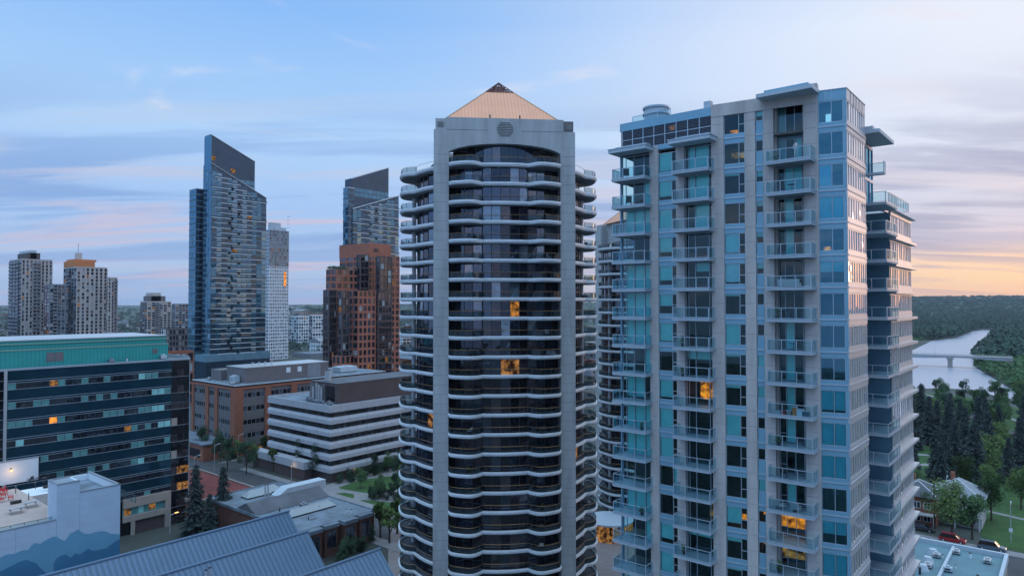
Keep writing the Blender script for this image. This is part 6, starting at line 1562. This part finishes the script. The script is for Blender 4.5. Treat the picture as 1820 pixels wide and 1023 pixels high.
X, Y, _ = GP(634, 846); globe('pink-white floodlight on the wall of the white banded office', X, Y, 2.2, 120)
X, Y, _ = GP(518, 850); globe('small bright light on a post behind the silver duct', X, Y, 3.5, 30)
# entrance glow beneath the twin tower
tp = P(1083, 965, 148); t = thing('lobby_entrance', 'orange-lit glass lobby at the foot of the twin dark tower', 'entrance', (tp[0], tp[1], 0)); m = MB(True)
for i in range(7):
    a0 = R(180+i*18); a1 = R(198+i*18); m.m('warm_soft').face([(5*math.cos(a0),5*math.sin(a0),0),(5*math.cos(a1),5*math.sin(a1),0),(5*math.cos(a1),5*math.sin(a1),3.4),(5*math.cos(a0),5*math.sin(a0),3.4)])
m.build('glass_wall', t); m = MB(True); m.m('fascia').cyl(0,0,3.4,3.7,5.15,n=24); m.build('canopy', t)
def car(label, X, Y, rz, paint, suv=False, cat='car'):
    t = thing('parked_car', label, cat, (X, Y, .03), rz); L, W = (2.4, .93) if suv else (2.25, .88); h1, h2 = (.95, 1.72) if suv else (.85, 1.42)
    b = MB(True); b.m(paint); sec = [(-L,.35,.70),(-L+.1,.28,.86),(-L+.9,.26,h1-.02),(L-.9,.26,h1-.05),(L-.12,.28,.74),(L,.36,.62)]
    for i in range(len(sec)-1):
        (xa, za, ta), (xb, zb, tb) = sec[i], sec[i+1]; wa, wb = [W*(.9 if k in (0, len(sec)-1) else 1) for k in (i, i+1)]
        b.hexa([(xa,-wa,za),(xb,-wb,zb),(xb,wb,zb),(xa,wa,za)], [(xa,-wa*.93,ta),(xb,-wb*.93,tb),(xb,wb*.93,tb),(xa,wa*.93,ta)])
    b.build('body', t)
    c = MB(True); xr0, xr1 = (-L+.12, L-1.15) if suv else (-L+.5, L-1.0); c.m(paint); c.prism([(xr0+.35,-W*.72),(xr1-.75,-W*.72),(xr1-.75,W*.72),(xr0+.35,W*.72)], h2-.06, h2); c.build('roof', t)
    g = MB(True); g.m('black_glass').hexa([(xr0,-W*.9,h1-.03),(xr1,-W*.9,h1-.05),(xr1,W*.9,h1-.05),(xr0,W*.9,h1-.03)], [(xr0+.33,-W*.74,h2-.06),(xr1-.73,-W*.74,h2-.06),(xr1-.73,W*.74,h2-.06),(xr0+.33,W*.74,h2-.06)]); g.build('windows', t)
    for x in (-L+.85, L-.85):
        for s in (-1, 1):
            w_ = MB(True); n = 12; w_.m('rubber'); y0_, y1_ = s*W*.78, s*(W+.01); r0 = .34
            a = [(x+r0*math.cos(6.283*k/n), .31+r0*math.sin(6.283*k/n)) for k in range(n)]
            for k in range(n): j = (k+1) % n; w_.face([(a[k][0],y0_,a[k][1]),(a[j][0],y0_,a[j][1]),(a[j][0],y1_,a[j][1]),(a[k][0],y1_,a[k][1])])
            w_.face([(p[0],y1_,p[1]) for p in a]); wo_ = w_.build('wheel', t); r_ = MB(True); r_.m('pale_metal').face([(x+.2*math.cos(6.283*k/8), y1_+.006*s, .31+.2*math.sin(6.283*k/8)) for k in range(8)]); r_.build('rim', wo_)
    for s in (-1, 1):
        l = MB(True); l.m('white_panel').box(L-.06, L+.012, s*W*.55, s*W*.85, .58, .68); l.build('headlight', t); l = MB(True); l.m('red_plastic').box(-L-.012, -L+.06, s*W*.6, s*W*.86, .68, .82); l.build('taillight', t)
    return t
X, Y, _ = GP(1693, 962); car('red sport-utility vehicle parked at the far kerb', X, Y, R(-90), 'car_red', True)
X, Y, _ = GP(1763, 976); car('blue-grey sport-utility vehicle parked right of the red one', X, Y, R(-90), 'car_blue', True)
X, Y, _ = GP(1641, 968); car('white car parked behind the podium roof by the tower', X, Y, R(-90), 'car_white'); X, Y, _ = GP(1690, 984); car('white car half hidden behind the podium parapet', X, Y, R(-90), 'car_white')
X, Y, _ = GP(1640, 942); car('dark car at the kerb beside the brick house', X, Y, R(-90), 'car_dark')
X, Y, _ = GP(1812, 782); car('dark red car on the park road at the right edge', X, Y, R(-60), 'car_red')
X, Y, _ = GP(1800, 776); car('dark car behind the dark red one on the park road', X, Y, R(-60), 'car_dark')
t = thing('street_sign', 'white sign on a thin post beside the blue-grey vehicle', 'sign', GP(1797, 966)); m = MB(True); m.m('pale_metal').cyl(0,0,0,3.4,.05,n=6); m.build('post', t); m = MB(True); m.m('white_panel').box(-.04,-.06+.0,-.32,.32,2.5,3.3); m.build('panel', t)
t = thing('utility_pole', 'wooden utility pole in front of the brick house', 'pole', GP(1661, 945)); m = MB(True); m.m('bark').cyl(0,0,0,12,.16,.11,n=8); m.build('post', t); m = MB(True); m.m('bark').box(-.08,.08,-1.1,1.1,11,11.2); m.build('crossarm', t)
# houses by the street
def dwelling(label, X, Y, w, d, h, rh_, wall, roofm, name='house'):
    t = thing(name, label, 'house', (X, Y, 0)); m = MB(True); m.m(wall).box(0, w, -d/2, d/2, 0, h); m.build('wall', t)
    m = MB(True); m.m(roofm); e = .7; a = [(-e,-d/2-e),(w+e,-d/2-e),(w+e,d/2+e),(-e,d/2+e)]; r0, r1 = (w*.42, 0), (w*.58, 0)
    m.face([(*a[0],h),(*a[1],h),(*r1,h+rh_),(*r0,h+rh_)]); m.face([(*a[1],h),(*a[2],h),(*r1,h+rh_)]); m.face([(*a[2],h),(*a[3],h),(*r0,h+rh_),(*r1,h+rh_)]); m.face([(*a[3],h),(*a[0],h),(*r0,h+rh_)]); m.face([(*p,h-.01) for p in a[::-1]])
    ro = m.build('roof', t); m = MB(True); m.m('brick').box(w*.7, w*.7+.8, 1, 1.8, h+.5, h+rh_+.9); m.build('chimney', ro)
    m = MB(True); m.m('white_panel')
    for i in range(4): m.bar((*a[i],h+.03), (*(r0 if i in (0,3) else r1), h+rh_+.03), .09)
    m.build('hip_cap', ro)
    for k, z in enumerate((.9, 3.7)):
        for j in range(3):
            y = -d/2+1+j*(d-2)/3; q = MB(True); q.m('white_panel').box(-.08, -.01, y, y+1.5, z, z+1.5); wo_ = q.build('window', t); q = MB(True); q.m('office_glass').box(-.1, -.085, y+.12, y+.69, z+.12, z+1.38); q.box(-.1, -.085, y+.81, y+1.38, z+.12, z+1.38); q.build('pane', wo_)
            x = .8+j*(w-2)/3; q = MB(True); q.m('white_panel').box(x, x+1.4, d/2+.01, d/2+.08, z, z+1.5); wo_ = q.build('window', t); q = MB(True); q.m('office_glass').box(x+.12, x+.64, d/2+.085, d/2+.1, z+.12, z+1.38); q.box(x+.76, x+1.28, d/2+.085, d/2+.1, z+.12, z+1.38); q.build('pane', wo_)
    m = MB(True); m.m('house_siding').box(-2.4, -.11, -d/2, d/2, 2.7, 2.95); m.build('porch_roof', t)
    for y in (-d/2+.2, 0, d/2-.2): m = MB(True); m.m('white_panel').box(-2.3, -2.1, y-.1, y+.1, 0, 2.7); m.build('porch_post', t)
    return t
X, Y, _ = GP(1697, 938); dwelling('white-trimmed house with pale grey hipped roof behind the street trees', X+2.5, Y, 10, 9.5, 6.2, 3.3, 'house_siding', 'house_roof')
X, Y, _ = GP(1634, 936); dwelling('brick house with dark roof squeezed against the condo tower', X+2, Y+1, 9, 8, 6.4, 2.6, 'brick', 'roof_dark')
def garage(): pass
# ---- air over the city
hz = MB(); hz.box(-350, 5200, -4200, 5200, -4, 172); 
hv = bpy.data.materials.new('haze_air'); hv.use_nodes = True; nt = hv.node_tree; nt.nodes.clear(); o = nt.nodes.new('ShaderNodeOutputMaterial'); v = nt.nodes.new('ShaderNodeVolumePrincipled')
v.inputs['Color'].default_value = (.75,.84,1,1); v.inputs['Density'].default_value = .00005; nt.links.new(v.outputs[0], o.inputs['Volume']); MATS['haze_air'] = hv; hz.mats = ['haze_air']
HAZE = True
if HAZE: hz.build('haze', None, kind='stuff')
